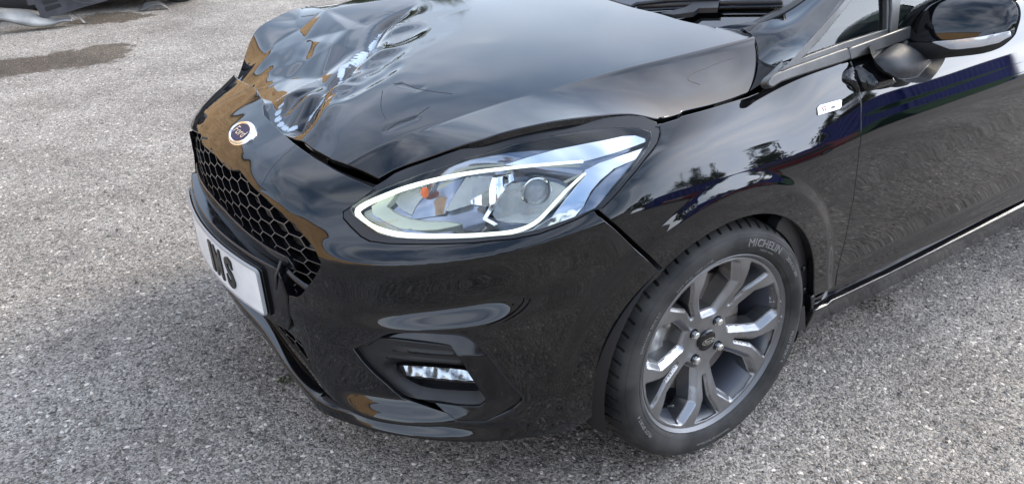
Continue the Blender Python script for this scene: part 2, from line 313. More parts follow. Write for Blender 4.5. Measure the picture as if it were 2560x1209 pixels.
    sc=N(nt,'ShaderNodeMixRGB',blend_type='MULTIPLY',ins={2:(.30,.255,.205,1)}); L(nt,sr,0,sc,0); L(nt,mu,0,sc,1)
    L(nt,sc,0,p,'Base Color')
    p.inputs['Roughness'].default_value=.82; p.inputs['Specular IOR Level'].default_value=.3
    # relief: domed stones of unequal height in the binder
    hA=N(nt,'ShaderNodeMath',operation='MULTIPLY_ADD',ins={1:-1.1}); L(nt,v1,'Distance',hA,0)
    hB=N(nt,'ShaderNodeMath',operation='MULTIPLY',ins={1:.9}); L(nt,s1,'Z',hB,0); L(nt,hB,0,hA,2)
    hC=N(nt,'ShaderNodeMath',operation='MULTIPLY'); L(nt,hA,0,hC,0); L(nt,ml,0,hC,1)
    hD=N(nt,'ShaderNodeMath',operation='MULTIPLY_ADD',ins={1:-.45}); L(nt,v2,'Distance',hD,0); L(nt,hC,0,hD,2)
    nn=N(nt,'ShaderNodeTexNoise',ins={'Scale':300.,'Detail':3}); L(nt,tc,'Object',nn,'Vector')
    hE=N(nt,'ShaderNodeMath',operation='MULTIPLY_ADD',ins={1:.35}); L(nt,nn,'Fac',hE,0); L(nt,hD,0,hE,2)
    b=N(nt,'ShaderNodeBump',ins={'Strength':1.,'Distance':.0055}); L(nt,hE,0,b,'Height'); L(nt,b,0,p,'Normal')
    return m
def G(u,v): return pix(u,v,z=0)[:2]
stains=[[G(-60,200),G(-60,150),G(60,143),G(200,120),G(250,108),G(325,108),G(325,140),G(285,152),G(180,170),G(60,185)],
        [G(150,62),G(190,45),G(260,30),G(340,30),G(400,38),G(330,52),G(235,62)]]
gx=np.unique(np.r_[-300,-120,-60,-30,-15,np.arange(-8,6,.035),8,10,15,30,60,120,300]); gy=np.unique(np.r_[-300,-120,-60,-30,-12,-7,np.arange(-3,9,.035),10,12,15,30,60,120,300])
GX,GY=np.meshgrid(gx,gy,indexing='ij'); V=np.stack([GX.ravel(),GY.ravel(),np.zeros(GX.size)],1)
V[:,2]=.004*np.sin(V[:,0]*1.7+.4)*np.sin(V[:,1]*1.3)*(np.abs(V[:,0])<8)*(np.abs(V[:,1])<9)-.0045
nx_,ny_=len(gx),len(gy); ii,jj=np.meshgrid(np.arange(nx_-1),np.arange(ny_-1),indexing='ij'); a=(ii*ny_+jj).ravel()
ground=mobj('ground',V,np.stack([a,a+ny_,a+ny_+1,a+1],1),ground_material()); tag(ground,'worn grey asphalt yard with exposed stone chippings and brown oil stains',kind='structure')
sdv=np.full(len(V),-9.)
near=(np.abs(V[:,0])<20)&(V[:,1]>-1)&(V[:,1]<12)
for s_ in stains:
    d,_,_=segdist(V[near,:2],s_,True); ins_=inpoly(V[near,:2],s_); w=np.where(ins_,d,-d); sdv[near]=np.maximum(sdv[near],w)
at=ground.data.attributes.new('stain','FLOAT','POINT'); at.data.foreach_set('value',np.clip(sdv,-1,1).astype(np.float32))
# loose chippings, real geometry
def chippings():
    V=[];F=[]; base=[(1,0,0),(-1,0,0),(0,1,0),(0,-1,0),(0,0,.7),(0,0,-.7)]; fc=[(0,2,4),(2,1,4),(1,3,4),(3,0,4),(2,0,5),(1,2,5),(3,1,5),(0,3,5)]
    for i in range(9000):
        u=rng.uniform(0,2560); v=rng.uniform(10,1209)
        p=pix(u,v,z=0); 
        if p[1]>7 : continue
        s=rng.uniform(.0018,.0052)*(1 if rng.random()<.93 else 1.7); a=rng.uniform(0,6.28); k=len(V)
        for b in base:
            q=np.array(b)*rng.uniform(.6,1.3,3)*s; V.append((p[0]+q[0]*math.cos(a)-q[1]*math.sin(a),p[1]+q[0]*math.sin(a)+q[1]*math.cos(a),max(q[2]+s*.35,-.004)))
        F+= [tuple(x+k for x in f) for f in fc]
    return V,F
chip=mat('loose_chipping',(.24,.23,.22),.8)
nt=chip.node_tree; g_=N(nt,'ShaderNodeNewGeometry'); r_=N(nt,'ShaderNodeValToRGB'); r_.color_ramp.elements[0].color=(.06,.055,.05,1); r_.color_ramp.elements[1].color=(.36,.34,.31,1); L(nt,g_,'Random Per Island',r_,0); L(nt,r_,0,nt.nodes['Principled BSDF'],'Base Color')
V,F=chippings(); o=mobj('loose_gravel',V,F,chip,smooth=False); tag(o,'loose stone chippings scattered over the asphalt',kind='stuff'); o['category']='gravel'
# moss and crumbs by the bumper and sill
def clump(name,u,v,n,rad,m,label,cat):
    p=pix(u,v,z=0); V=[];F=[]
    for i in range(n):
        a=rng.uniform(0,6.28); r=rad*math.sqrt(rng.random()); c=np.array([p[0]+r*math.cos(a)*1.3,p[1]+r*math.sin(a),.001]); s=rng.uniform(.002,.006); k=len(V)
        for q in range(3): V.append(tuple(c+rng.uniform(-1,1,3)*s*np.array([1,1,.6])+np.array([0,0,s*.5])))
        F.append((k,k+1,k+2))
    o=mobj(name,V,F,m,smooth=False); tag(o,label,cat,kind='stuff')
moss=mat('moss_green',(.03,.045,.01),.9); dead=mat('leaf_litter_brown',(.035,.025,.015),.9)
clump('moss_tuft',717,948,200,.018,moss,'small tuft of green moss on the asphalt in front of the bumper corner','moss')
clump('leaf_litter',2190,755,420,.06,dead,'dark brown leaf litter on the asphalt under the side skirt','leaf litter')
# ------------------------------------------------------------------ surroundings (seen in the paint)
def brickmat(name,c1,c2,mort,sx):
    m=bpy.data.materials.new(name); m.use_nodes=True; nt=m.node_tree; p=nt.nodes['Principled BSDF']; tc=N(nt,'ShaderNodeTexCoord')
    s=N(nt,'ShaderNodeSeparateXYZ'); L(nt,tc,'Object',s,0); c=N(nt,'ShaderNodeCombineXYZ'); L(nt,s,'X',c,'X'); L(nt,s,'Z',c,'Y')
    b=N(nt,'ShaderNodeTexBrick',ins={'Color1':(*c1,1),'Color2':(*c2,1),'Mortar':(*mort,1),'Scale':sx,'Mortar Size':.012}); L(nt,c,0,b,'Vector'); L(nt,b,0,p,'Base Color'); p.inputs['Roughness'].default_value=.85; return m
tanb=brickmat('tan_brick',(.60,.38,.17),(.40,.22,.09),(.62,.52,.36),.9)
pale=mat('pale_render_wall',(.5,.47,.42),.8); roofm=mat('grey_roof_sheet',(.12,.12,.125),.6); darkw=mat('dark_window_opening',(.015,.017,.02),.1)
def building(name,x0,x1,y,h,dep,m,label,nwin,sgn,wz,wh_,rows=1,at=None,rz=0):
    e=empty(name,at or ((x0+x1)/2,y,0),rz); tag(e,label,'building'); cx=(x0+x1)/2
    bm=bmesh.new(); box(bm,((0),sgn*dep/2,h/2),(x1-x0,dep,h)); bmobj('wall',bm,m,e)
    bm=bmesh.new(); hw=(x1-x0)/2+.3; P=[(-hw,-.3*sgn,h),(-hw,sgn*(dep+.3),h),(-hw,sgn*dep/2,h+1.3)]; prism(bm,P,(2*hw,0,0)); bmobj('roof',bm,roofm,e)
    for r in range(rows):
        for i in range(nwin):
            wx=-(x1-x0)/2+(i+.5)*(x1-x0)/nwin; ww=(x1-x0)/nwin*.34
            bm=bmesh.new(); box(bm,(wx,-sgn*.02,wz+r*wh_*1.9),(ww,.1,wh_)); f=bmobj('window',bm,pale,e)
            bm=bmesh.new(); box(bm,(wx,-sgn*.05,wz+r*wh_*1.9),(ww-.16,.1,wh_-.16)); bmobj('pane',bm,darkw,f)
    return e
building('brick_warehouse',-13,13,0,10.5,9,tanb,'long tan brick warehouse beyond the far side of the yard, mirrored in the nose panel',11,1,1.5,1.1,2,at=(-6,22,0),rz=R_(32))
building('rendered_workshop',-22,3.2,-11.5,2.7,7,pale,'low pale rendered workshop behind the photographer, mirrored in the bumper',6,-1,1.2,1.0,1)
building('brick_warehouse',-11,11,0,8.0,9,tanb,'tan brick warehouse wing along the left of the yard, mirrored in the bumper corner',7,1,1.5,1.1,1,at=(-17,8,0),rz=R_(90))
# shipping containers with corrugated sides
def container(x,y,m,label,L_=6.,h=2.6,w=2.4):
    e=empty('shipping_container',(x,y,0)); tag(e,label,'container',None)
    xs=np.arange(-L_/2,L_/2+.001,.07); bm=bmesh.new(); prof=[0,.035,.035,0]
    for sy in (1,-1):
        vs=[]
        for i,xx in enumerate(xs):
            o_=sy*(w/2-prof[i%4]); vs.append((bm.verts.new((xx,o_,.15)),bm.verts.new((xx,o_,h-.12))))
        for a,b in zip(vs[:-1],vs[1:]): bm.faces.new((a[0],b[0],b[1],a[1]))
    box(bm,(0,0,h/2),(L_-.05,w-.12,h-.25)); bmobj('body',bm,m,e)
    bm=bmesh.new()
    for sx in (-1,1):
        for sy in (-1,1):
            box(bm,(sx*L_/2,sy*w/2,h/2),(.16,.16,h))
    for sy in (-1,1):
        box(bm,(0,sy*w/2,.09),(L_-.16,.13,.17)); box(bm,(0,sy*w/2,h-.07),(L_-.16,.13,.13))
    bmobj('frame',bm,m,e)
blue=mat('container_blue',(.012,.03,.33),.45); green=mat('container_green',(.01,.12,.03),.5)
for i,(x,y,m,l) in enumerate([(8.6,-12.5,blue,'blue shipping container, nearest to the workshop'),(15.2,-13,blue,'blue shipping container in the middle of the row'),(21.8,-13.4,blue,'blue shipping container at the far end of the row')]):
    container(x,y,m,l)
# low green skip in front
for x,y,l in ((10.5,-9.9,'low green waste skip in front of the blue containers'),(17.,-10.4,'second low green waste skip farther along the containers')):
    e=empty('waste_skip',(x,y,0)); tag(e,l,'skip')
    bm=bmesh.new(); P=[(-2.6,-.9,1.0),(2.6,-.9,1.0),(1.9,-.9,.08),(-1.9,-.9,.08)]; prism(bm,P,(0,1.8,0)); bmobj('body',bm,green,e)
    bm=bmesh.new(); box(bm,(0,.93,1.0),(5.3,.1,.1)); box(bm,(0,-.93,1.0),(5.3,.1,.1)); box(bm,(2.62,0,1.0),(.1,1.9,.1)); box(bm,(-2.62,0,1.0),(.1,1.9,.1)); bmobj('rim',bm,green,e)
# red hatchback parked across the yard
redp=mat('red_car_paint',(.32,.006,.012),.12,coat=1)
def simple_car(x,y,rz,pm,label):
    e=empty('parked_car',(x,y,0),rz); tag(e,label,'car')
    side=[(-2,.25),(-2.05,.6),(-1.9,.85),(-1.1,.98),(-.45,1.38),(.3,1.46),(1.2,1.42),(1.85,1.0),(1.98,.6),(1.95,.28)]
    st_=crom([(a,0,b) for a,b in side],4); bm=bmesh.new(); rows=[]
    for yy,k in ((-.86,0),(-.8,.7),(-.6,1),(.6,1),(.8,.7),(.86,0)):
        rows.append([bm.verts.new((p[0]*(.97+.03*(1-k)),yy*(1-.16*max(0,(p[2]-.95)/.5)),min(p[2],.95+(p[2]-.95)*(1 if k>0 else 0.0)) if p[2]>.95 and k==0 else p[2])) for p in st_])
    for a,b in zip(rows[:-1],rows[1:]):
        for i in range(len(a)-1): bm.faces.new((a[i],a[i+1],b[i+1],b[i]))
    bm.faces.new(rows[0]); bm.faces.new(rows[-1][::-1]); bmobj('body',bm,pm,e,smooth=True,auto=40)
    bm=bmesh.new()
    for s in (-1,1): prism(bm,[(-1.0,s*.80,.98),(-.45,s*.73,1.34),(1.15,s*.73,1.36),(1.5,s*.8,.98)],(0,s*.03,0))
    bmobj('side_window',bm,darkw,e)
    bm=bmesh.new(); prism(bm,[(-1.12,-.7,1.0),(-.52,-.62,1.36),(-.52,.62,1.36),(-1.12,.7,1.0)],(-.03,0,.03)); bmobj('windscreen',bm,darkw,e)
    for wx in (-1.25,1.25):
        for s in (-1,1):
            bm=bmesh.new(); r=bmesh.ops.create_cone(bm,cap_ends=True,segments=28,radius1=.31,radius2=.31,depth=.2,matrix=Matrix.Translation((wx,s*.8,.31))@Matrix.Rotation(R_(90),4,'X')); w=bmobj('wheel',bm,rubber,e)
            bm=bmesh.new(); bmesh.ops.create_cone(bm,cap_ends=True,segments=24,radius1=.2,radius2=.2,depth=.215,matrix=Matrix.Translation((wx,s*.8,.31))@Matrix.Rotation(R_(90),4,'X')); bmobj('rim',bm,alloy,w)
    for s in (-1,1):
        bm=bmesh.new(); box(bm,(-1.96,s*.6,.68),(.14,.34,.14)); bmobj('headlight',bm,chrome,e,bevel=.03)
    return e
simple_car(6.6,-7.4,R_(12),redp,'small red hatchback parked across the yard, mirrored low in the door')
# trees
bark=mat('tree_bark',(.05,.04,.03),.9); leaf=mat('tree_leaf',(.05,.075,.018),.6)
nt=leaf.node_tree; g_=N(nt,'ShaderNodeNewGeometry'); r_=N(nt,'ShaderNodeValToRGB'); r_.color_ramp.elements[0].color=(.02,.04,.008,1); r_.color_ramp.elements[1].color=(.13,.15,.035,1); L(nt,g_,'Random Per Island',r_,0); L(nt,r_,0,nt.nodes['Principled BSDF'],'Base Color')
def tree_mesh(seed,h):
    rg=np.random.default_rng(seed); bm=bmesh.new(); tube(bm,[(0,0,-.2),(.05,.02,h*.25),(-.05,.05,h*.5),(.03,0,h*.85)],[h*.03,h*.024,h*.015,h*.004],8)
    cl_=[]
    for i in range(26):
        z=h*rg.uniform(.28,.95); r=h*.27*math.sin(math.pi*min(1,(z/h-.12)/.95))**.7*rg.uniform(.5,1); a=rg.uniform(0,6.28); c=np.array([r*math.cos(a),r*math.sin(a),z]); cl_.append((c,h*rg.uniform(.07,.13)))
        tube(bm,[(0,0,z*.7),tuple(c*.5+np.array([0,0,z*.42])),tuple(c)],[h*.008,h*.005,h*.002],5)
    me=bpy.data.meshes.new('trunk'); bm.to_mesh(me); bm.free(); me.materials.append(bark)
    V=[];F=[]
    for c,r in cl_:
        for k in range(150):
            d=rg.normal(size=3); d/=np.linalg.norm(d); q=c+d*r*rg.uniform(.4,1.1); s=h*.018*rg.uniform(.6,1.4); u=rg.normal(size=3); u/=np.linalg.norm(u); w=np.cross(u,rg.normal(size=3)); w/=np.linalg.norm(w); j=len(V)
            V+= [tuple(q-u*s),tuple(q+w*s*.6),tuple(q+u*s),tuple(q-w*s*.6)]; F.append((j,j+1,j+2,j+3))
    m2=bpy.data.meshes.new('crown'); m2.from_pydata(V,[],F); m2.materials.append(leaf); return me,m2
TM=[tree_mesh(s,h) for s,h in ((1,8.),(2,9.5),(3,7.2))]
def tree(x,y,k,s,label,group=None):
    e=empty('broadleaf_tree',(x,y,0),random.uniform(0,6)); e.scale=(s,s,s); tag(e,label,'tree',group)
    for nme,me in zip(('trunk','crown'),TM[k]):
        o=bpy.data.objects.new(nme,me); COL.objects.link(o); o.parent=e
for i,x in enumerate((8.5,12.,15.4,18.5,22.,27.,32.)):
    tree(x,22+(i%3)*2.2,i%3,.8+.12*(i%2),'green broadleaf tree in the row beyond the car','trees beyond the far side of the yard')
for i,x in enumerate((-24,-29.,-34.)):
    tree(x,24+(i%2)*3,(i+1)%3,.9,'green broadleaf tree left of the brick warehouse','trees left of the warehouse')
for i,x in enumerate((6.,11.,17.,24.,31.,38.)):
    tree(x,-25-(i%2)*4,i%3,1.05,'green broadleaf tree behind the blue containers','trees behind the containers')
# ------------------------------------------------------------------ wrecked car at the top left
wsil=mat('wreck_silver_paint',(.3,.3,.3),.5,metal=.3,coat=.6); noise_mod(wsil,6,(.12,.12,.12),(.27,.27,.25),'Base Color')
wblk=mat('wreck_black_plastic',(.018,.018,.02),.5); wpurple=mat('wreck_grey_tray',(.075,.072,.085),.55); noise_mod(wpurple,7,(.022,.021,.026),(.05,.048,.055),'Base Color')
we=empty('wrecked_car',tuple(pix(150,40,z=0))); tag(we,'dark wrecked car with a hanging torn front end, at the top left edge','car')
def wpoly(name,pts,Y,dy,m,parent,bev=.004):
    P=[pix(u,v,y=Y) for u,v in pts]; bm=bmesh.new(); prism(bm,P,(0,dy,0)); o=bmobj(name,bm,m,None,bevel=bev,seg=2); o.parent=parent; o.matrix_parent_inverse=Matrix.Translation(-parent.location); return o
ZQ=zm(0,0,5.12)
yw=pix(80,60,z=.03)[1]
# curved silver bumper skin lying low
def ribbon(name,top,bot,Y0,bulge,m,parent,th=.01,n=10):
    T=crom([pix(u,v,y=Y0) for u,v in top],n); B=crom([pix(u,v,y=Y0-.02) for u,v in bot],n); k=min(len(T),len(B)); T=[T[int(i*(len(T)-1)/(k-1))] for i in range(k)]; B=[B[int(i*(len(B)-1)/(k-1))] for i in range(k)]
    V=[];F=[];rows=9
    for i in range(k):
        for j in range(rows):
            t=j/(rows-1); p=np.array(T[i])*(1-t)+np.array(B[i])*t; p=p+np.array([0,-bulge*math.sin(math.pi*t*.55+.2),0]); V.append(tuple(p))
    for i in range(k-1):
        for j in range(rows-1):
            a=i*rows+j; F.append((a,a+rows,a+rows+1,a+1))
    o=mobj(name,V,F,m,None); s=o.modifiers.new('thickness','SOLIDIFY'); s.thickness=th; o.parent=parent; o.matrix_parent_inverse=Matrix.Translation(-parent.location); return o
ribbon('bumper_skin',ZQ((-200,80),(0,110),(200,120),(420,140),(620,200),(760,222),(890,222)),ZQ((-200,200),(60,240),(250,285),(380,308),(480,310),(620,290),(760,245),(890,240)),yw,.12,wsil,we)
tr=wpoly('undertray',ZQ((340,20),(360,75),(445,60),(530,225),(560,240),(820,175),(1050,100),(1380,10),(1380,-60),(330,-60)),yw-.1,.03,wpurple,we)
for s_ in (((530,12),(740,-12),(745,20),(560,62)),((575,95),(760,45),(795,85),(600,150))):
    o=wpoly('slot',ZQ(*s_),yw-.104,.03,void,tr,0); 
    o.parent=tr; o.matrix_parent_inverse=tr.matrix_basis.inverted()@Matrix.Translation((0,0,0)) if False else Matrix.Translation(-we.location)
for s_ in tr.children: s_.matrix_parent_inverse=Matrix.Identity(4); 
wpoly('torn_strip',ZQ((880,-30),(940,15),(1060,45),(1180,45),(1290,20),(1290,12),(1180,36),(1060,36),(945,5),(890,-36)),yw-.16,.01,trim,we,.001)
# body mass above the ground: sloping nose, sill and dark underside
bm=bmesh.new(); a=pix(-500,-40,z=.25); b=pix(560,-30,z=.25)
box(bm,((a[0]+b[0])/2-we.location.x,yw+1.15-we.location.y,.52-we.location.z),(abs(b[0]-a[0])*1.0,1.7,.9)); bmobj('body',bm,wblk,we,bevel=.12,seg=4,smooth=True)
bm=bmesh.new(); box(bm,((a[0]+b[0])/2-we.location.x,yw+1.2-we.location.y,1.15-we.location.z),(1.7,1.3,.5)); bmobj('cabin',bm,darkw,we,bevel=.2,seg=4,smooth=True)
pw=pix(462,8,z=0.0)
for k,(px,py) in enumerate(((pw[0],pw[1]),(pw[0]-2.5,pw[1]+.1))):
    bm=bmesh.new(); bmesh.ops.create_cone(bm,cap_ends=True,segments=40,radius1=.3,radius2=.3,depth=.2,matrix=Matrix.Translation((px-we.location.x,py+.15-we.location.y,.3))@Matrix.Rotation(R_(90),4,'X')); bmobj('wheel',bm,rubber,we,bevel=.03,seg=3,smooth=True)
# torn liner pieces lying in front
e=wpoly
o=ribbon('torn_liner',ZQ((1790,100),(1840,45),(1930,25),(2020,20),(2110,60),(2165,125)),ZQ((1760,130),(1850,120),(1940,75),(2040,60),(2110,95),(2150,132)),pix(380,24,z=0)[1],.05,trim,we,.004); o.parent=None; o.matrix_parent_inverse=Matrix.Identity(4); o.name='torn_arch_liner'; tag(o,'torn curved piece of dark arch liner lying on the asphalt below the wreck','car part')
o=ribbon('t',ZQ((930,180),(1010,205),(1050,240),(1090,275),(1140,295)),ZQ((960,200),(1000,225),(1030,265),(1070,298),(1120,305)),pix(215,58,z=0)[1],.02,trim,we,.004); o.parent=None; o.matrix_parent_inverse=Matrix.Identity(4); o.name='broken_trim_strip'; tag(o,'bent strip of dark broken trim lying on the brown oil stain','car part')
# ================================================================== THE CAR
CAR=empty('damaged_hatchback',(0,0,0)); tag(CAR,'glossy black hatchback with a dented scraped bonnet and lit headlight','car')
_pc=np.array([(-.045,0),(-.03,-.26),(.005,-.40),(.06,-.51),(.14,-.61),(.25,-.70),(.37,-.765),(.5,-.81),(.7,-.845),(.95,-.855),(1.25,-.85),(1.6,-.85),(2.2,-.85),(3.2,-.85),(3.7,-.82),(3.92,-.72),(4.0,-.5),(4.02,0)])
_full=np.array([(x,-y) for x,y in _pc[:0:-1]]+[tuple(q) for q in _pc]); _s=np.r_[0,np.cumsum(np.linalg.norm(np.diff(_full,axis=0),axis=1))]; _s-=_s[len(_pc)-1]
_sp=cubic(_s,_full)
def gsm(T,sig,step):
    n=int(3*sig/step); k=np.exp(-.5*(np.arange(-n,n+1)*step/sig)**2); k/=k.sum(); P=np.concatenate([2*T[:1]-T[n:0:-1],T,2*T[-1:]-T[-2:-n-2:-1]]); return np.stack([np.convolve(P[:,i],k,'valid') for i in range(T.shape[1])],1)
_cs=np.arange(-5.0,5.0001,.01); _cp=gsm(_sp(_cs),.035,.01); _g=np.gradient(_cp,_cs,axis=0); _cn=np.stack([_g[:,1],-_g[:,0]],1); _cn=gsm(_cn/np.linalg.norm(_cn,axis=1)[:,None],.02,.01); _cn/=np.linalg.norm(_cn,axis=1)[:,None]
if _cn[500]@np.array([-1,0])<0: _cn=-_cn
SPP=cubic(_cs,_cp); SPN=cubic(_cs,_cn)
_ds=np.linspace(-5,5,5001); _dp=SPP(_ds); _dn=SPN(_ds)
# stations: s -> knots (z,inset)
ST={
0:   [(.12,.10),(.165,.062),(.195,.058),(.212,.095),(.235,.07),(.29,.045),(.36,.02),(.42,.0),(.50,.0),(.60,.0),(0.675,.010),(0.722,.052),(0.762,0.145),(.80,.24)],
.26: [(.12,.08),(.165,.042),(.195,.036),(.212,.08),(.235,.055),(.29,.035),(.36,.02),(.42,.002),(.50,.0),(.60,.0),(0.665,.010),(0.715,.052),(0.757,0.14),(.795,.23)],
.405:[(.12,.07),(.166,.018),(.193,.015),(.213,.045),(.232,.02),(.275,.012),(.37,.010),(.43,.008),(.50,.012),(.583,.0),(.64,.014),(.70,.056),(.748,.132),(.79,.22)],
.55: [(.12,.07),(.174,.02),(.198,.034),(.213,.040),(.225,-.006),(.277,.020),(.36,.010),(.45,.006),(.485,.009),(.60,.0),(.628,.03),(.685,.062),(.75,.13),(.80,.22)],
.667:[(.12,.07),(.176,.02),(.205,.036),(.222,.040),(.232,-.006),(.285,.022),(.37,.008),(.466,-.001),(.503,.021),(.616,.0),(.640,.03),(.705,.062),(.79,.13),(.84,.22)],
.8:  [(.12,.07),(.178,.02),(.215,.03),(.234,.026),(.244,.0),(.295,.010),(.38,.004),(.482,-.002),(.53,.024),(.638,.0),(.657,.028),(.74,.066),(.84,.13),(.88,.21)],
.9:  [(.12,.07),(.182,.02),(.215,.012),(.235,.008),(.25,.005),(.31,.002),(.39,.0),(.50,.0),(.56,.003),(.658,.0),(.68,.026),(.76,.068),(.865,.135),(.90,.21)],
1.0: [(.12,.07),(.188,.02),(.22,.01),(.24,.006),(.26,.004),(.32,.0),(.40,.0),(.50,.0),(.59,.004),(.682,.0),(.712,.024),(.775,.062),(.862,.135),(.90,.21)],
1.1: [(.12,.07),(.2,.02),(.23,.01),(.25,.006),(.27,.004),(.33,.0),(.42,.0),(.52,.0),(.60,.0),(.69,.001),(.745,.020),(.795,.055),(.858,.128),(.90,.20)],
1.2: [(.12,.06),(.2,.012),(.23,.006),(.25,.004),(.27,.004),(.33,.002),(.42,.002),(.52,.002),(.61,.002),(.695,.006),(.755,.025),(.80,.050),(.852,.112),(.90,.18)],
1.5: [(.12,.05),(.2,.01),(.23,.006),(.25,.004),(.27,.004),(.33,.004),(.42,.006),(.52,.006),(.61,.006),(.70,.011),(.765,.033),(.82,.064),(.860,.098),(.91,.145)],
1.7: [(.12,.04),(.2,.01),(.23,.008),(.25,.006),(.27,.004),(.31,.003),(.38,.0085),(.50,.0068),(.60,.0052),(.70,.003),(.77,.020),(.83,.044),(.895,.083),(.94,.12)],
1.85:[(.12,.04),(.2,.012),(.23,.010),(.25,.008),(.28,.004),(.31,.002),(.375,.0105),(.47,.0082),(.60,.0048),(.71,.001),(.78,.016),(.85,.04),(.915,.082),(.95,.12)],
2.2: [(.12,.04),(.2,.012),(.23,.010),(.25,.008),(.28,.004),(.315,.002),(.38,.0112),(.48,.0085),(.61,.0047),(.725,.000),(.79,.014),(.865,.04),(.93,.080),(.965,.115)],
2.8: [(.12,.04),(.2,.012),(.23,.010),(.25,.008),(.28,.004),(.325,.002),(.39,.0118),(.49,.0092),(.63,.0048),(.745,.000),(.81,.014),(.885,.04),(.95,.080),(.985,.115)],
3.5: [(.12,.04),(.2,.012),(.23,.010),(.25,.008),(.28,.004),(.33,.002),(.41,.01),(.49,.012),(.63,.008),(.77,.000),(.85,.014),(.92,.03),(.99,.065),(1.02,.1)],
5.0: [(.12,.04),(.2,.012),(.23,.010),(.25,.008),(.28,.004),(.33,.002),(.41,.01),(.49,.012),(.63,.008),(.77,.000),(.85,.014),(.92,.03),(.99,.065),(1.02,.1)],
}
_ks=np.array(sorted(ST)); _kv=np.array([ST[k] for k in sorted(ST)])   # (S,K,2)
_kf=cubic(_ks,_kv.reshape(len(_ks),-1))
# denser table, with light smoothing along s
_ts=np.linspace(0,5,1001); _tv=_kf(_ts[:,None] if False else _ts) if False else None
def _kin(s):
    # pchip per column for no overshoot
    s=np.abs(s); out=np.empty((len(s),_kv.shape[1],2)); i=np.clip(np.searchsorted(_ks,s)-1,0,len(_ks)-2); h=_ks[i+1]-_ks[i]; t=(s-_ks[i])/h
    m=_KM; a=(2*t**3-3*t*t+1)[:,None,None]; b=(t**3-2*t*t+t)[:,None,None]*h[:,None,None]; c=(-2*t**3+3*t*t)[:,None,None]; d=(t**3-t*t)[:,None,None]*h[:,None,None]
    return a*_kv[i]+b*m[i]+c*_kv[i+1]+d*m[i+1]
_h=np.diff(_ks)[:,None,None]; _dl=np.diff(_kv,axis=0)/_h; _KM=np.zeros_like(_kv)
with np.errstate(all='ignore'):
    w1=2*_h[1:]+_h[:-1]; w2=_h[1:]+2*_h[:-1]; hm=(w1+w2)/(w1/_dl[:-1]+w2/_dl[1:]); _KM[1:-1]=np.where(_dl[:-1]*_dl[1:]>0,hm,0)
_kt=np.arange(0,5.2001,.01); _kg=_kin(np.minimum(_kt,4.99)).reshape(len(_kt),-1); _kg=gsm(np.concatenate([_kg[:0:-1],_kg]),.028,.01)[len(_kt)-1:]; _KT=cubic(_kt,_kg)
def inset(s,z):
    k=_KT(np.abs(s)).reshape(len(s),-1,2); I=pchip_rows(k[:,:,0],k[:,:,1],z)
    x=SPP(s)[:,0]
    for cx in (.80,3.29):
        r=np.hypot(x-cx,z-.305); w=sstep(-r,-.424,-.386)*sstep(z,.14,.24)
        I=I-.0075*w
    I=I+(.0005*np.sin(70*s+1)*np.sin(95*z)+.0004*np.sin(38*s)*np.sin(52*z+2))*sstep(-np.abs(s),-.5,-.3)*sstep(z,.62,.68)
    return I
S_of_x=lambda x: float(np.interp(x,_dp[2500:4300,0],_ds[2500:4300]))
TT=np.gradient(_dp,_ds,axis=0); TT/=np.linalg.norm(TT,axis=1)[:,None]
class Body:
    def P(self,q,off=0.):
        q=np.atleast_2d(q).astype(float); s,z=q[:,0],q[:,1]
        p=SPP(s); n=SPN(s)
        o=off(s,z) if callable(off) else off
        I=inset(s,z)-o
        return np.column_stack([p-n*I[:,None],z])
    def hit(self,u,v,off=0.,smin=-1.3,smax=3.1):
        d=ray(u,v); T=np.linspace(.9,4.2,700)
        for it in range(3):
            Q=CAMP+T[:,None]*d
            dx=Q[:,0:1]-_dp[None,:,0]; dy=Q[:,1:2]-_dp[None,:,1]; D=dx*dx+dy*dy; i=D.argmin(1); r=np.arange(len(T))
            out=dx[r,i]*_dn[i,0]+dy[r,i]*_dn[i,1]; s=_ds[i]+(dx[r,i]*TT[i,0]+dy[r,i]*TT[i,1]); o=off(s,Q[:,2]) if callable(off) else off
            f=out+inset(s,Q[:,2])-o     # >0 outside
            ok=np.where((f[:-1]>0)&(f[1:]<=0)&(Q[1:,2]>0.05))[0]
            if len(ok)==0: return None
            j=ok[0]
            if it<2: T=np.linspace(T[j],T[j+1],30)
            else:
                a=f[j]/(f[j]-f[j+1]+1e-12); p=Q[j]*(1-a)+Q[j+1]*a
                return (float(s[j]*(1-a)+s[j+1]*a),float(p[2]))
BODY=Body()
# ---- bonnet height field with damage
BX=np.array([-.1,.05,.12,.20,.30,.42,.56,.70,.85,1.0,1.15,1.3]);
B_c=cubic(BX,[.655,.728,.765,.806,.842,.873,.900,.921,.939,.955,.968,.980])
B_cr=cubic(BX,[.63,.70,.740,.785,.824,.858,.884,.903,.918,.932,.944,.955])
B_ed=cubic(BX,[.60,.68,.712,.757,.828,.862,.862,.846,.843,.846,.85,.855])
B_yc=cubic(BX,[.28,.33,.365,.405,.455,.50,.54,.565,.59,.61,.625,.63])
B_ye=cubic(BX,[.36,.40,.43,.475,.575,.645,.69,.712,.718,.722,.73,.74])
def bon0(x,y):
    x=np.asarray(x,float); ay=np.abs(y); c=B_c(x); k=B_cr(x); e=B_ed(x); yc=B_yc(x); ye=B_ye(x)
    t=ay/yc; top=c-(c-k)*t**2.2
    fl=k-(k-e)*np.clip((ay-yc)/(ye-yc),0,3)
    # soft crease
    w=sstep(ay-yc,-.012,.016); return top*(1-w)+fl*w
DMG=[]   # filled below: list of functions D(x,y)
def bonz(x,y):
    z=bon0(x,y)
    for f in DMG: z=z+f(x,y)
    return z
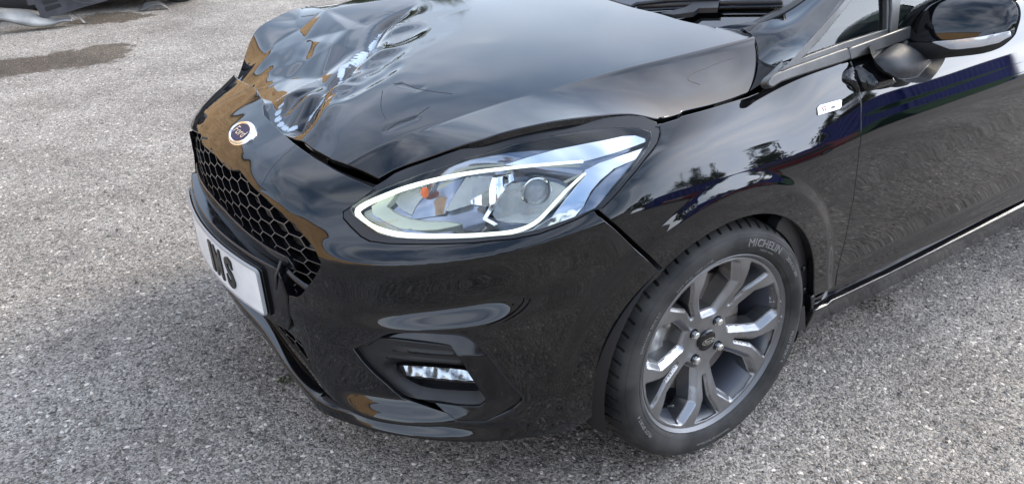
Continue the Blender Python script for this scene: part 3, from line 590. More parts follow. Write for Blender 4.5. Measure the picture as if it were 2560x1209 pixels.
class Bonnet:
    def __init__(s,f): s.f=f
    def P(self,q,off=0.):
        q=np.atleast_2d(q).astype(float); return np.column_stack([q[:,0],q[:,1],self.f(q[:,0],q[:,1])+(off(q[:,0],q[:,1]) if callable(off) else off)])
    def hit(self,u,v,off=0.):
        d=ray(u,v); T=np.linspace(.8,4.5,900)
        for it in range(3):
            Q=CAMP+T[:,None]*d; f=Q[:,2]-self.f(Q[:,0],Q[:,1])-(off if not callable(off) else 0)
            g=(np.abs(Q[:,1])<.85)&(Q[:,0]>-.1)&(Q[:,0]<1.4)
            ok=np.where((f[:-1]>0)&(f[1:]<=0)&g[1:])[0]
            if len(ok)==0: return None
            j=ok[0]
            if it<2: T=np.linspace(T[j],T[j+1],30)
            else:
                a=f[j]/(f[j]-f[j+1]+1e-12); p=Q[j]*(1-a)+Q[j+1]*a; return (float(p[0]),float(p[1]))
BON=Bonnet(bonz); BON0=Bonnet(bon0)
class Plane:
    # local frame plane: origin o, axes a,b (unit), normal n
    def __init__(s,o,a,b,h=None):
        s.o=np.array(o,float); s.a=np.array(a,float)/np.linalg.norm(a); b=np.array(b,float); b=b-s.a*(b@s.a); s.b=b/np.linalg.norm(b); s.n=np.cross(s.a,s.b); s.h=h
        if s.n@(CAMP-s.o)<0: s.n=-s.n
    def P(s,q,off=0.):
        q=np.atleast_2d(q).astype(float); h=(s.h(q[:,0],q[:,1]) if s.h else np.zeros(len(q)))+(off(q[:,0],q[:,1]) if callable(off) else off)
        return s.o+q[:,:1]*s.a+q[:,1:2]*s.b+h[:,None]*s.n
    def hit(s,u,v,off=0.):
        d=ray(u,v); o=s.o+(0 if callable(off) else off)*s.n; t=((o-CAMP)@s.n)/(d@s.n); p=CAMP+t*d-s.o; return (float(p@s.a),float(p@s.b))
def hits(surf,pts,off=0.):
    out=[]
    for u,v in pts:
        q=surf.hit(u,v,off)
        if q is not None: out.append(q)
        else: print('MISS',round(u),round(v))
    return out
def resample(poly,h,closed=True):
    P=[np.array(p,float) for p in poly]; out=[]; n=len(P)
    for i in range(n if closed else n-1):
        a=P[i]; b=P[(i+1)%n]; k=max(1,int(np.linalg.norm(b-a)/h))
        for j in range(k): out.append(a+(b-a)*j/k)
    if not closed: out.append(P[-1])
    return out
def panel(name,surf,poly,mt,parent,h=.012,off=0.,thick=.012,lip=.0015,holes=(),pos=None,attrs=None,mirror=False,flip=False,feats=(),sub=0):
    """trimmed sheet on a surface: polygon in surface parameters, rolled edge and returned flange"""
    rings=[resample(poly,h)]+[resample(q,h) for q in holes]
    vs=[];ed=[]
    for r in rings:
        k=len(vs); vs+=[tuple(p) for p in r]; ed+=[(k+i,k+(i+1)%len(r)) for i in range(len(r))]
    A=np.array(vs); lo=A.min(0); hi=A.max(0); xs=np.arange(lo[0],hi[0],h); ys=np.arange(lo[1],hi[1],h); g=np.array([(x,y) for x in xs for y in ys]) if len(xs) and len(ys) else np.zeros((0,2))
    if len(g):
        ok=inpoly(g,rings[0])
        for r in rings[1:]: ok&=~inpoly(g,r)
        for r in rings: ok&=segdist(g,r,True)[0]>h*.45
        g=g[ok]
    for fl in feats:
        fp=np.array(resample(fl,h*.8,False)); ok=inpoly(fp,rings[0])
        for r in rings[1:]: ok&=~inpoly(fp,r)
        for r in rings: ok&=segdist(fp,r,True)[0]>h*.25
        if len(g) and ok.any(): g=g[segdist(g,fp)[0]>h*.38]
        k=len(vs); ix={}
        for i in np.where(ok)[0]: ix[i]=len(vs); vs.append(tuple(fp[i]))
        for i in ix:
            if i+1 in ix: ed.append((ix[i],ix[i+1]))
    allv=[Vector(v) for v in vs]+[Vector((float(p[0]),float(p[1]))) for p in g]
    cv,_,cf,_,_,_=geometry.delaunay_2d_cdt(allv,ed,[],0,1e-7)
    q=np.array([(v.x,v.y) for v in cv]); F=np.array([f for f in cf if len(f)==3]); c=q[F].mean(1); ok=inpoly(c,rings[0])
    for r in rings[1:]: ok&=~inpoly(c,r)
    F=F[ok]
    e1=q[F[:,1]]-q[F[:,0]]; e2=q[F[:,2]]-q[F[:,0]]; F=F[np.abs(e1[:,0]*e2[:,1]-e1[:,1]*e2[:,0])>1e-12]
    for _ in range(sub):
        E_=np.sort(np.concatenate([F[:,[0,1]],F[:,[1,2]],F[:,[2,0]]]),1); U,inv=np.unique(E_,axis=0,return_inverse=True); inv=inv.ravel(); k=len(q); q=np.concatenate([q,(q[U[:,0]]+q[U[:,1]])/2]); m=len(F); ab,bc,ca=inv[:m]+k,inv[m:2*m]+k,inv[2*m:]+k
        F=np.concatenate([np.stack([F[:,0],ab,ca],1),np.stack([F[:,1],bc,ab],1),np.stack([F[:,2],ca,bc],1),np.stack([ab,bc,ca],1)])
    P=surf.P(q,off); e=.0008; pu=surf.P(q+[e,0],off)-surf.P(q-[e,0],off); pv=surf.P(q+[0,e],off)-surf.P(q-[0,e],off); Nn=np.cross(pu,pv); Nn/=np.linalg.norm(Nn,axis=1)[:,None]+1e-12
    # orient outward: away from the inside of the car
    ref=(P.mean(0)-np.array(getattr(surf,'ref',(1.6,0,.35)))); 
    if (Nn.mean(0)@ref<0)!=flip: Nn=-Nn
    fn=np.cross(P[F[:,1]]-P[F[:,0]],P[F[:,2]]-P[F[:,0]]); bad=(fn*Nn[F[:,0]]).sum(1)<0; F[bad]=F[bad][:,::-1]
    # boundary
    E={}; 
    for a,b,c_ in F.tolist():
        for x,y in ((a,b),(b,c_),(c_,a)): E[(x,y)]=1
    be=[(x,y) for (x,y) in E if (y,x) not in E]
    V=P.tolist(); NN=Nn.tolist(); FF=F.tolist()
    if lip is not None and be:
        acc={}
        for x,y in be:
            t=P[y]-P[x]
            for k in (x,y):
                o_=np.cross(t,Nn[k]); o_/=np.linalg.norm(o_)+1e-12; acc[k]=acc.get(k,0)+o_
        m1={};m2={}; 
        for k,o_ in acc.items():
            o_=o_/(np.linalg.norm(o_)+1e-12)
            m1[k]=len(V); V.append((P[k]+o_*lip*.6-Nn[k]*lip*.35).tolist()); n_=Nn[k]+o_*.9; NN.append((n_/np.linalg.norm(n_)).tolist())
            m2[k]=len(V); V.append((P[k]+o_*lip-Nn[k]*lip).tolist()); NN.append(o_.tolist())
            V.append((P[k]+o_*lip-Nn[k]*thick).tolist()); NN.append(o_.tolist())
        for x,y in be:
            FF.append([y,x,m1[x],m1[y]]); FF.append([m1[y],m1[x],m2[x],m2[y]]); FF.append([m2[y],m2[x],m2[x]+1,m2[y]+1])
    V=np.array(V)
    if mirror: V=V*[1,-1,1]; NN=(np.array(NN)*[1,-1,1]).tolist(); FF=[f[::-1] for f in FF]
    o=mobj(name,V,FF,mt,parent,normals=NN)
    if attrs:
        for an,fn_ in attrs.items():
            val=fn_(q); full=np.zeros(len(V),np.float32); full[:len(q)]=val; at=o.data.attributes.new(an,'FLOAT','POINT'); at.data.foreach_set('value',full)
    return o
def line3(surf,pts,off=0.,n=5):
    return surf.P(crom(hits(surf,pts,off),n),off)
def sweep(name,surf,pts2,prof,mt,parent,closed=False,mirror=False):
    """profile [(in-plane outward, height)] swept along a path on a surface"""
    q=np.array(pts2,float); P=surf.P(q); e=.001; pu=surf.P(q+[e,0])-surf.P(q-[e,0]); pv=surf.P(q+[0,e])-surf.P(q-[0,e]); n=np.cross(pu,pv); n/=np.linalg.norm(n,axis=1)[:,None]
    if n.mean(0)@(P.mean(0)-np.array([1.6,0,.35]))<0: n=-n
    t=np.roll(P,-1,0)-np.roll(P,1,0) if closed else np.gradient(P,axis=0); t/=np.linalg.norm(t,axis=1)[:,None]+1e-12; w=np.cross(t,n); w/=np.linalg.norm(w,axis=1)[:,None]
    m=len(prof); V=np.concatenate([ (P+w*a+n*b)[:,None,:] for a,b in prof],1).reshape(-1,3); F=[]; N_=len(q)
    for i in range(N_ if closed else N_-1):
        for j in range(m-1):
            a=i*m+j; b=((i+1)%N_)*m+j; F.append((a,b,b+1,a+1))
    if mirror: V=V*[1,-1,1]
    return mobj(name,V,F,mt,parent)
# ------------------------------------------------------------------ damage to the bonnet
fold=crom(hits(BON0,ZB((1760,0),(1600,80),(1390,190),(1250,390),(1020,600),(900,720),(760,930),(640,1130),(590,1200))),6)
fold=[np.array(p) for p in fold]
def _fold(x,y):
    P=np.stack([x,y],1); d,sg,t=segdist(P,fold); A=.024*sstep(t,0,.25)*(1-sstep(t,.93,1.))
    prof=np.exp(-(np.sqrt(d*d+1.6e-5)-.004)/.026); return -A*prof+ .006*np.exp(-((d-.05)/.03)**2)*(sg>0)*sstep(t,.1,.4)
DMG.append(_fold)
FSG=segdist(np.array([[.3,.5]]),fold)[1][0]
def _basin(x,y):
    P=np.stack([x,y],1); d,sg,t=segdist(P,fold); far=(sg==FSG)
    b=np.exp(-((x-.30)/.26)**2-((y-.17)/.30)**2); return -.016*b*np.where(far,sstep(d,.0,.09),0)-.010*b
DMG.append(_basin)
def blob(u,v,a,b,ang,A,p=2.,sharp=False):
    q=BON0.hit(u,v)
    ca,sa=math.cos(R_(ang)),math.sin(R_(ang))
    def f(x,y):
        dx=x-q[0]; dy=y-q[1]; m=((dx*ca+dy*sa)/a)**2+((-dx*sa+dy*ca)/b)**2; return A*np.exp(-m**(p/2))
    DMG.append(f)
def crease(pts,A,w,Z=ZB,pw=1.):
    L_=crom(hits(BON0,Z(*pts)),5)
    def f(x,y):
        d,sg,t=segdist(np.stack([x,y],1),L_); return A*np.exp(-((np.sqrt(d*d+1.6e-5)-.004)/w)**pw)*sstep(t,0,.2)*(1-sstep(t,.8,1))
    DMG.append(f)
BB=lambda x,y: ZB((x,y))[0]
DMG.append(lambda x,y:-.024*np.exp(-((x-.13)/.12)**2-((y-.40)/.14)**2))
blob(*BB(1560,290),.080,.055,20,-.0065,4.5); blob(*BB(1350,520),.075,.045,10,-.0065,5.); blob(*BB(1230,700),.10,.050,5,-.0065,5.)
crease([(1380,1180),(1520,1120),(1778,1020)],-.0012,.010); crease([(1520,735),(1650,770),(1778,800)],-.001,.006)
# buckled sheet: flat facets meeting in creases, heights in millimetres at traced points
FAC=[(250,800,2),(330,895,9),(560,810,14),(760,795,4),(400,640,-7),(660,775,-14),(560,560,-20),(850,560,-17),(430,420,5),(700,300,-6),(960,345,9),(1170,340,-13),(900,120,16),(1250,175,-8),(500,1000,-9),(620,1040,-14),(150,640,4),(640,150,-9),(860,650,-20),(330,560,-3),(720,440,-8),(1090,230,6),(800,880,-4),(430,860,-2)]
_fp=[(*BON0.hit(*BB(x,y)),h*.0008) for x,y,h in FAC]
for x,y in ((.05,-.4),(.05,0.),(.05,.3),(.05,.6),(.3,-.12),(.45,-.1),(.6,-.05),(.75,.1),(.8,.35),(.75,.65),(.5,.72),(.3,.68),(.12,.5),(.18,-.1),(.15,-.3),(.9,-.4),(.9,.75)): _fp.append((x,y,0.))
_fp=np.array(_fp); _cv,_,_cf,_,_,_=geometry.delaunay_2d_cdt([Vector((float(p[0]),float(p[1]))) for p in _fp],[],[],0,1e-7)
_vx=np.array([(v.x,v.y) for v in _cv]); _vz=np.array([_fp[np.argmin(np.hypot(_fp[:,0]-v[0],_fp[:,1]-v[1])),2] for v in _vx])
_gs=.003; _gx=np.arange(.0,.95,_gs); _gy=np.arange(-.45,.80,_gs); _G=np.stack(np.meshgrid(_gx,_gy,indexing='ij'),-1).reshape(-1,2); _Z=np.zeros(len(_G))
for f in _cf:
    A_,B_,C_=_vx[list(f)]; dt_=(B_[1]-C_[1])*(A_[0]-C_[0])+(C_[0]-B_[0])*(A_[1]-C_[1])
    l1=((B_[1]-C_[1])*(_G[:,0]-C_[0])+(C_[0]-B_[0])*(_G[:,1]-C_[1]))/dt_; l2=((C_[1]-A_[1])*(_G[:,0]-C_[0])+(A_[0]-C_[0])*(_G[:,1]-C_[1]))/dt_; l3=1-l1-l2
    k=(l1>=-1e-6)&(l2>=-1e-6)&(l3>=-1e-6); _Z[k]=(l1*_vz[f[0]]+l2*_vz[f[1]]+l3*_vz[f[2]])[k]
_Z=_Z.reshape(len(_gx),len(_gy)); _Z=gsm(_Z,.0062,_gs); _Z=gsm(_Z.T.copy(),.0062,_gs).T.copy()
def _facet(x,y):
    x=np.atleast_1d(x); y=np.atleast_1d(y); u=np.clip((x-_gx[0])/_gs,1,len(_gx)-3.001); v=np.clip((y-_gy[0])/_gs,1,len(_gy)-3.001); i=u.astype(int); j=v.astype(int); fu=u-i; fv=v-j
    wt=lambda t:[((-t+2)*t-1)*t/2,((3*t-5)*t*t+2)/2,((-3*t+4)*t+1)*t/2,((t-1)*t*t)/2]
    a=wt(fu); b=wt(fv); r=0.
    for p in range(4):
        for q in range(4): r=r+a[p]*b[q]*_Z[i+p-1,j+q-1]
    return r
DMG.append(_facet)
def _rip(x,y):
    m=np.exp(-((x-.28)/.20)**2-((y-.14)/.27)**2)
    w=np.sin(23*x+9*np.sin(7*y+1)+2)*np.sin(19*y+8*np.sin(9*x)+.7)+.6*np.sin(41*x-17*y+3*np.sin(13*y))
    return .0009*m*w
DMG.append(_rip)
# tiny orange-peel and panel waviness everywhere
DMG.append(lambda x,y:.0006*np.sin(6.1*x+2.*y)*np.sin(5.3*y+1.+1.5*x))
scr_lines=[(ZB((1385,200),(1340,250),(1300,310),(1260,350),(1200,420),(1130,470),(1040,500),(1020,590),(980,660),(900,740),(860,830),(780,920),(760,950)),.0135),
           (ZB((1220,360),(1150,430),(1060,480)),.018),(ZB((500,890),(470,950),(480,1020),(540,1080),(560,1090),(620,1040)),.012)]
scr=[(crom(hits(BON0,p),4),w) for p,w in scr_lines]
def a_scrape(q):
    v=np.zeros(len(q))
    for l,w in scr: d,_,t=segdist(q,l); v=np.maximum(v,.86*np.exp(-(d/w)**2)*(1-.2*np.sin(t*31)))
    for u_,w_ in ((Z3((960,240)),.012),(Z3((810,180)),.010),(Z3((830,305)),.006)):
        c=BON0.hit(*u_[0]); d=np.hypot(q[:,0]-c[0],q[:,1]-c[1]); v=np.maximum(v,.5*np.exp(-(d/w_)**2))
    return v
crk=[crom(hits(BON0,p),4) for p in (Z1((1400,545),(1470,545),(1560,580),(1700,605),(1790,615)),Z1((1360,850),(1440,800),(1520,780),(1640,700)),Z1((1330,590),(1320,700),(1350,780)),ZW((1320,550),(1200,590),(1080,640),(950,690),(905,730),(915,760),(1020,800)))]
def a_crack(q):
    v=np.zeros(len(q))
    for l in crk: d,_,t=segdist(q,l); v=np.maximum(v,(d<.0013+.0006*np.sin(t*40))*.9)
    return v
def a_film(q): 
    return sstep(q[:,0],.15,.5)*np.where(np.abs(q[:,1])<B_yc(q[:,0]),1.,.35)
edge=Z3((295,548),(400,490),(500,450),(650,400),(800,345),(960,290),(1100,250),(1300,190),(1500,145),(1700,110),(1900,85),(2100,68),(2200,70),(2290,85),(2380,103),(2560,62))+Z6((500,665),(700,620),(800,590),(880,562))
rear=Z6((896,552),(922,500),(940,440),(948,380),(948,310),(938,255),(908,208),(880,193))+Z6((700,167),(500,127),(350,82),(200,47),(50,2))
side2=[BON0.hit(*p) for p in edge]; rear2=[BON0.hit(*p) for p in rear]
print('bonnet edge',[tuple(round(a,3) for a in p) for p in side2[::4]],'rear',[tuple(round(a,3) for a in p) for p in rear2])
front=Z1((1303,1165),(1200,1115),(1100,1075),(1000,1040),(900,975),(820,925),(760,895),(700,855))
front2=[BON0.hit(*p) for p in front]; print('front',[tuple(round(a,3) for a in p) for p in front2])
cy0=front2[-1]
half=[tuple(p) for p in crom(side2,3)]+[tuple(p) for p in crom(rear2,4)]
xr=rear2[-1]; xc=xr[0]+.5*(abs(xr[1]))*.35
half+=[(xr[0]+(xc-xr[0])*t,xr[1]*(1-t)) for t in (.35,.7,1.)]
fr=[p for p in front2[::-1] if p[1]<-.02]
xf=fr[0][0]-.012
poly=[(xf,0.)]+fr+half[0:]
poly=[tuple(p) for p in poly]
full=poly+[(x-.034*float(sstep(-y,.08,.34))*float(1-sstep(x,.2,.4)),-y) for x,y in poly[-2:0:-1]]
bonnet=panel('bonnet',BON,full,bpaint,CAR,sub=1,h=.009,feats=[[(x,s_*(float(B_yc(x))+o_)) for x in np.arange(.16,1.08,.012)] for s_ in (-1,1) for o_ in (-.012,-.005,.002,.009,.016)],thick=.014,lip=.0025,attrs={'scrape':a_scrape,'film':a_film}); bonnet['label']='dented black bonnet with a scraped fold line'
bpoly=full
CRK=mat('crack_dark',(.002,.002,.002),.6)
for l_ in crk: sweep('paint_crack',BON,crom(l_,2),[(-.0007,.0004),(.0007,.0004)],CRK,bonnet)
def clip_poly(poly,ln,up):
    # keep the part above / below a poly-line z(y)
    ys=np.array([p[0] for p in ln]); zs=np.array([p[1] for p in ln]); o=np.argsort(ys); ys=ys[o]; zs=zs[o]; g=lambda p: (p[1]-np.interp(p[0],ys,zs))*(1 if up else -1)
    out=[]; n=len(poly); cr=[]
    for i in range(n):
        a=np.array(poly[i]); b=np.array(poly[(i+1)%n]); ga,gb=g(a),g(b)
        if ga>=0: out.append(tuple(a))
        if (ga>=0)!=(gb>=0):
            t=ga/(ga-gb); p=a+(b-a)*t; out.append(tuple(p)); cr.append((len(out)-1,tuple(p)))
    # insert the poly-line between the two crossings
    if len(cr)==2:
        (i0,p0),(i1,p1)=cr; mid=[(y,z) for y,z in zip(ys,zs) if min(p0[0],p1[0])<y<max(p0[0],p1[0])]
        # the crossing pair adjacent in list order is where the cut lies
        if i1==i0+1: seq=mid if p0[0]<p1[0] else mid[::-1]; out=out[:i1]+seq+out[i1:]
        else: seq=mid if p1[0]<p0[0] else mid[::-1]; out=out+seq
    return out
# ------------------------------------------------------------------ helper: body panels
def bpanel(name,pts,mt,parent=CAR,smooth=0,closed=True,**k):
    q=hits(BODY,pts,k.get('off',0.) if not callable(k.get('off',0.)) else 0.)
    if smooth: q=crom(q,smooth,True)
    return panel(name,BODY,q,mt,parent,**k),q
def kline(k,s0,s1,frac=0.): return [(s,float((_KT(np.array([abs(s)])).reshape(-1,2)[k,0])*(1-frac)+(_KT(np.array([abs(s)])).reshape(-1,2)[min(k+1,13),0])*frac)) for s in np.linspace(s0,s1,int(abs(s1-s0)/.01)+2)]
KF=[kline(k,.36,1.75,f) for k in (7,8,9,10) for f in (0.,.5)]+[kline(k,.36,1.1) for k in (1,2,3,4,5)]+[kline(11,.36,1.9)]
# front wing
arch=[(1650,660),(1600,720),(1540,820),(1500,930),(1470,1045)]
archup=[(1652,660),(1700,618),(1780,565),(1850,540),(1920,535),(1980,560),(2020,620),(2040,680),(2037,730)]
slotL=ZS((258,92),(420,235),(560,370),(660,460),(765,560)); slotR=ZS((300,68),(430,180),(560,300),(680,410),(790,520))
arcs_=lambda R:[(S_of_x(.80+R*math.cos(R_(a))),.305+R*math.sin(R_(a))) for a in np.linspace(-5,190,90)]
arcq=lambda a0,a1,n,R=.333,cx=.803,cz=.303:[(cx+R*math.cos(R_(a)),cz+R*math.sin(R_(a))) for a in np.linspace(a0,a1,n)]
XZ=lambda L_: [(S_of_x(x),z) for x,z in L_]
sl_L=hits(BODY,slotL); sl_R=hits(BODY,slotR)
wing_top=Z3((2385,165),(2560,112))+Z6((500,705),(700,650),(900,590),(990,553),(1030,520))
wt=hits(BODY,wing_top)
door_cut=Z6((1500,295),(1512,360),(1540,440),(1565,540),(1577,640),(1578,760),(1565,900),(1550,1050),(1530,1208))+Z7((470,400),(430,600),(395,740),(378,838))
dc=hits(BODY,door_cut); print('door cut',[tuple(round(a,3) for a in p) for p in dc])
hl_edge=hits(BODY,Z3((2410,150),(2425,220),(2400,300),(2300,430),(2180,580),(2060,720),(1985,790)))
fb=hits(BODY,Z7((262,893),(300,870),(378,842)))
trimlow=hits(BODY,Z6((1035,520),(1100,495),(1300,430),(1490,370)))
print('wing top',[tuple(round(a,3) for a in p) for p in wt],'archback',fb)
wing=[*wt,*trimlow[1:],*[(s-.0025,z) for s,z in dc[2:]],*fb[::-1][1:],*XZ(arcq(-4,137,40)),*[(s,z) for s,z in sl_R[::-1]],*hl_edge[::-1]]
AF=[arcs_(r) for r in (.386,.395,.405,.415,.424)]
wingo=panel('front_wing',BODY,wing,paint,CAR,sub=2,h=.012,thick=.02,lip=.003,feats=AF)
panel('front_wing',BODY,wing,paint,CAR,h=.02,thick=.02,lip=.003,mirror=True)
# front bumper corner (near side) 
seamT=Z2((640,250))[0]; seamB=Z2((440,508))[0]
gr_edge=Z2((440,508),(480,545),(560,618),(640,698),(700,762),(750,832),(775,888),(772,925),(740,982),(700,1032),(665,1076),(640,1087),(600,1077),(553,1052))
bon_gap=Z2((640,250),(700,295),(800,358),(900,412),(1000,458),(1065,487))
hl_low=Z3((255,632),(120,735),(14,805),(10,860),(70,930),(150,1005),(215,1040),(350,1058),(600,1063),(1000,1053),(1300,1023),(1500,985),(1650,930),(1800,868),(1905,812))
low_left=ZC((345,492),(435,612),(480,700),(530,805),(608,960))
bottom=[(810,1030),(900,1065),(1000,1088),(1100,1100),(1200,1103),(1300,1095),(1400,1080),(1440,1068),(1470,1045)]
g1=hits(BODY,gr_edge); g2=hits(BODY,bon_gap); g3=hits(BODY,hl_low); g4=hits(BODY,low_left); g5=hits(BODY,bottom)
pod=Z_POD=ZF((72,270),(300,180),(440,118),(700,112),(950,125),(1150,143),(1260,200),(1400,330),(1600,590),(1745,745),(1742,790),(1650,872),(1380,992),(1180,990),(1100,983))
insert=ZF((80,285),(290,212),(620,245),(950,285),(1060,312),(1150,392),(1230,540),(1330,690),(1388,770),(1380,812),(1320,850),(1120,845),(900,815),(680,790),(560,752),(480,690),(300,530),(160,380))
podq=hits(BODY,pod); insq=hits(BODY,insert)
podc=[podq[i] for i in range(len(podq))]; 
# close the pod hole along the insert's lower edge so that the lower flare stays bumper skin
hole=podc+[*hits(BODY,ZF((1000,905),(680,800),(560,762),(480,700),(300,540),(160,392)))]
lowc=[(S_of_x(.80+.336*math.cos(R_(a))),.303+.336*math.sin(R_(a))) for a in np.linspace(192,137,20)]
bump=[*g2,*g3,*sl_L,*lowc[::-1],*g5[::-1][1:],(.385,.15),(.372,.20),*g4[::-1],*g1[::-1][0:]]
lipb=[(0.02,.172)]
bumpo=panel('front_bumper',BODY,bump,paint,CAR,sub=1,h=.0075,thick=.02,lip=.0022,holes=[hole],feats=KF+[AF[0],AF[2],AF[4]])
bump_far=[(s,z+.022) for s,z in g2]+bump[len(g2):]
panel('front_bumper',BODY,bump_far,paint,CAR,h=.015,thick=.02,lip=.0022,holes=[hole],mirror=True,feats=KF)
# nose panel above the grille
gt=hits(BODY,Z2((430,500),(330,382),(268,300)))
near=[g1[0]]+gt; zt=[p for p in near]
g_top=sorted([( .0,.688),(.10,.684)]+[p for p in gt if p[0]>.13]+[(g1[0][0]-.003,g1[0][1])])
bq=hits(BODY,Z1((760,945),(640,848))); print('nose',g1[:3],gt,bq,g2[0])
top=[(g2[0][0]-.003,g2[0][1]),(.30,.762),(.2,.765),(.1,.768),(0,.769)]
nose=g_top+[(g2[0][0]-.003,g2[0][1]),(.2,.7525),(.1,.757),(0,.760)]
nosef=nose[:-1]; nosef=[p for p in nosef]; nfull=nosef+[(0,.760)]+[(-s,z+(.022*min(1,s/.15) if z>.72 else 0)) for s,z in nosef[::-1] if s>0]
panel('nose_panel',BODY,nfull,paint,CAR,sub=1,h=.008,thick=.02,lip=.002)
# front lip (splitter) running the whole width
lip_=[(s,.150) for s in np.linspace(-.372,.372,30)]+[(s,.206) for s in np.linspace(.372,-.372,30)]
panel('front_lip',BODY,lip_,paint,CAR,h=.008,thick=.03,lip=.002)
# lower intake band and black shelf
panel('lower_intake_shelf',BODY,[(s,.210) for s in np.linspace(-.40,.40,20)]+[(s,.258) for s in np.linspace(.395,-.395,20)],matte,CAR,h=.012,off=-.006,thick=.02,lip=.001)
# black backing behind grille and intake
panel('grille_backing',BODY,[(-.46,.22),(.46,.22),(.47,.60),(.42,.70),(-.42,.70),(-.47,.60)],void,CAR,h=.03,off=-.085,lip=None)
# honeycomb mesh
def honey(name,region,off,cw,ch,wid,dep,mt,skip=None):
    V=[];F=[]
    lo=np.min(region,0); hi=np.max(region,0); segs=[]
    nx=int((hi[0]-lo[0])/(cw*.75))+3; nz=int((hi[1]-lo[1])/ch)+3
    for i in range(nx):
        for j in range(nz):
            cx=lo[0]+i*cw*.75; cz=lo[1]+j*ch+(ch/2 if i%2 else 0)
            c=[(cx+cw/2*math.cos(R_(60*k)),cz+ch/2*math.sin(R_(60*k))/.866) for k in range(6)]
            for a,b in ((0,1),(1,2),(2,3)): segs.append((c[a],c[b]))
    rg=region
    for a,b in segs:
        n=5; a=np.array(a); b=np.array(b); T=np.linspace(0,1,n)[:,None]; Q=a+(b-a)*T
        if not inpoly(Q.mean(0)[None],rg)[0] or not inpoly(Q[:1],rg)[0] and not inpoly(Q[-1:],rg)[0]: continue
        if skip and skip(*Q.mean(0)): continue
        t=(b-a)/np.linalg.norm(b-a); w=np.array([-t[1],t[0]])*wid/2
        o1=BODY.P(Q+w,off); o2=BODY.P(Q-w,off); i1=BODY.P(Q+w*1.9,off-dep); i2=BODY.P(Q-w*1.9,off-dep); k=len(V)
        for p in range(n): V+= [o1[p],o2[p],i2[p],i1[p]]
        for p in range(n-1):
            z=k+p*4
            for u in range(4): F.append((z+u,z+(u+1)%4,z+4+(u+1)%4,z+4+u))
    o=mobj(name,np.array(V),F,mt,CAR,smooth=False,midx=[0 if i%4==0 else 1 for i in range(len(F))]); return o
greg=[(s,z) for s,z in [(-.37,.645),(-.2,.685),(0,.692),(.2,.685),(.30,.664),(.37,.645),(.42,.60),(.447,.56),(.435,.51),(.395,.46),(.34,.43),(.2,.40),(-.2,.40),(-.34,.43),(-.395,.46),(-.435,.51),(-.447,.56),(-.42,.60)]]
wire=mat('grille_mesh_satin',(.13,.12,.115),.28,metal=.3)
hm=honey('grille_mesh',greg,-.020,.072,.030,.0024,.016,[wire,gloss]); hm['kind']='stuff'
hl2=honey('lower_intake_mesh',[(-.33,.262),(.36,.262),(.31,.40),(-.31,.40)],-.012,.085,.033,.0028,.012,[wire,gloss]); hl2['kind']='stuff'
# grille surround return
# number plate carrier beam (gloss black), upper ledge and plate
carr=[(-.315,.375),(.30,.375),(.318,.40),(.325,.47),(.312,.525),(-.31,.525)]

panel('carrier_ledge',BODY,[(-.36,.530),(.36,.530),(.34,.552),(-.34,.552)],gloss,CAR,h=.012,off=-.010,thick=.05,lip=.003)
panel('carrier_apron',BODY,[(-.325,.335),(.325,.335),(.315,.371),(-.315,.371)],gloss,CAR,h=.012,off=-.004,thick=.03,lip=.002)
# crash beam behind the mesh
panel('crash_beam',BODY,[(-.36,.535),(.34,.535),(.33,.60),(-.36,.60)],foam,CAR,h=.02,off=-.06,thick=.02,lip=.004)
# bar stubs seen through the mesh
for s_ in np.arange(-.30,.31,.06):
    bm=bmesh.new(); p=BODY.P([(s_,.565)],-.045)[0]; box(bm,tuple(p),(.02,.012,.05)); bmobj('grille_brace',bm,gloss,CAR,bevel=.002)
# the plate itself: gently curved sheet with raised characters
PLX0=-.074
class Plt:
    def P(s,q,off=0.):
        q=np.atleast_2d(q).astype(float); y=-q[:,0]; x=PLX0-.008+.50*y*y-(q[:,1]-.455)*.04
        o=off(q[:,0],q[:,1]) if callable(off) else off
        return np.column_stack([x-o,y,q[:,1]+.020*y])
PL=Plt()
def rrect(x0,x1,y0,y1,r,n=5):
    out=[]
    for cx,cy,a0 in ((x1-r,y0+r,-90),(x1-r,y1-r,0),(x0+r,y1-r,90),(x0+r,y0+r,180)):
        for k in range(n+1): a=R_(a0+90*k/n); out.append((cx+r*math.cos(a),cy+r*math.sin(a)))
    return out
panel('plate_carrier',PL,[(-.31,.375),(.31,.375),(.325,.40),(.33,.47),(.315,.528),(-.31,.528),(-.325,.47),(-.32,.40)],gloss,CAR,h=.012,off=-.014,thick=.06,lip=.004)
plt_back=panel('number_plate_holder',PL,rrect(-.266,.270,.394,.514,.008),gloss,CAR,h=.02,off=-.007,thick=.008,lip=.002)
plate=panel('number_plate',PL,rrect(-.26,.262,.399,.508,.007),plate_w,CAR,h=.015,off=.0,thick=.0035,lip=.0006); plate['label']='white number plate with thick black characters'
sweep('plate_edge_strip',PL,resample(rrect(-.263,.266,.397,.511,.008),.01),[(-.003,-.004),(-.0015,.0025),(.0015,.0025),(.003,-.004)],mat('plate_rim_grey',(.3,.31,.32),.3),plate,closed=True)
panel('blue_band',PL,[(-.258,.402),(-.225,.402),(-.225,.505),(-.258,.505)],plate_blue,plate,h=.02,off=.0012,lip=None)
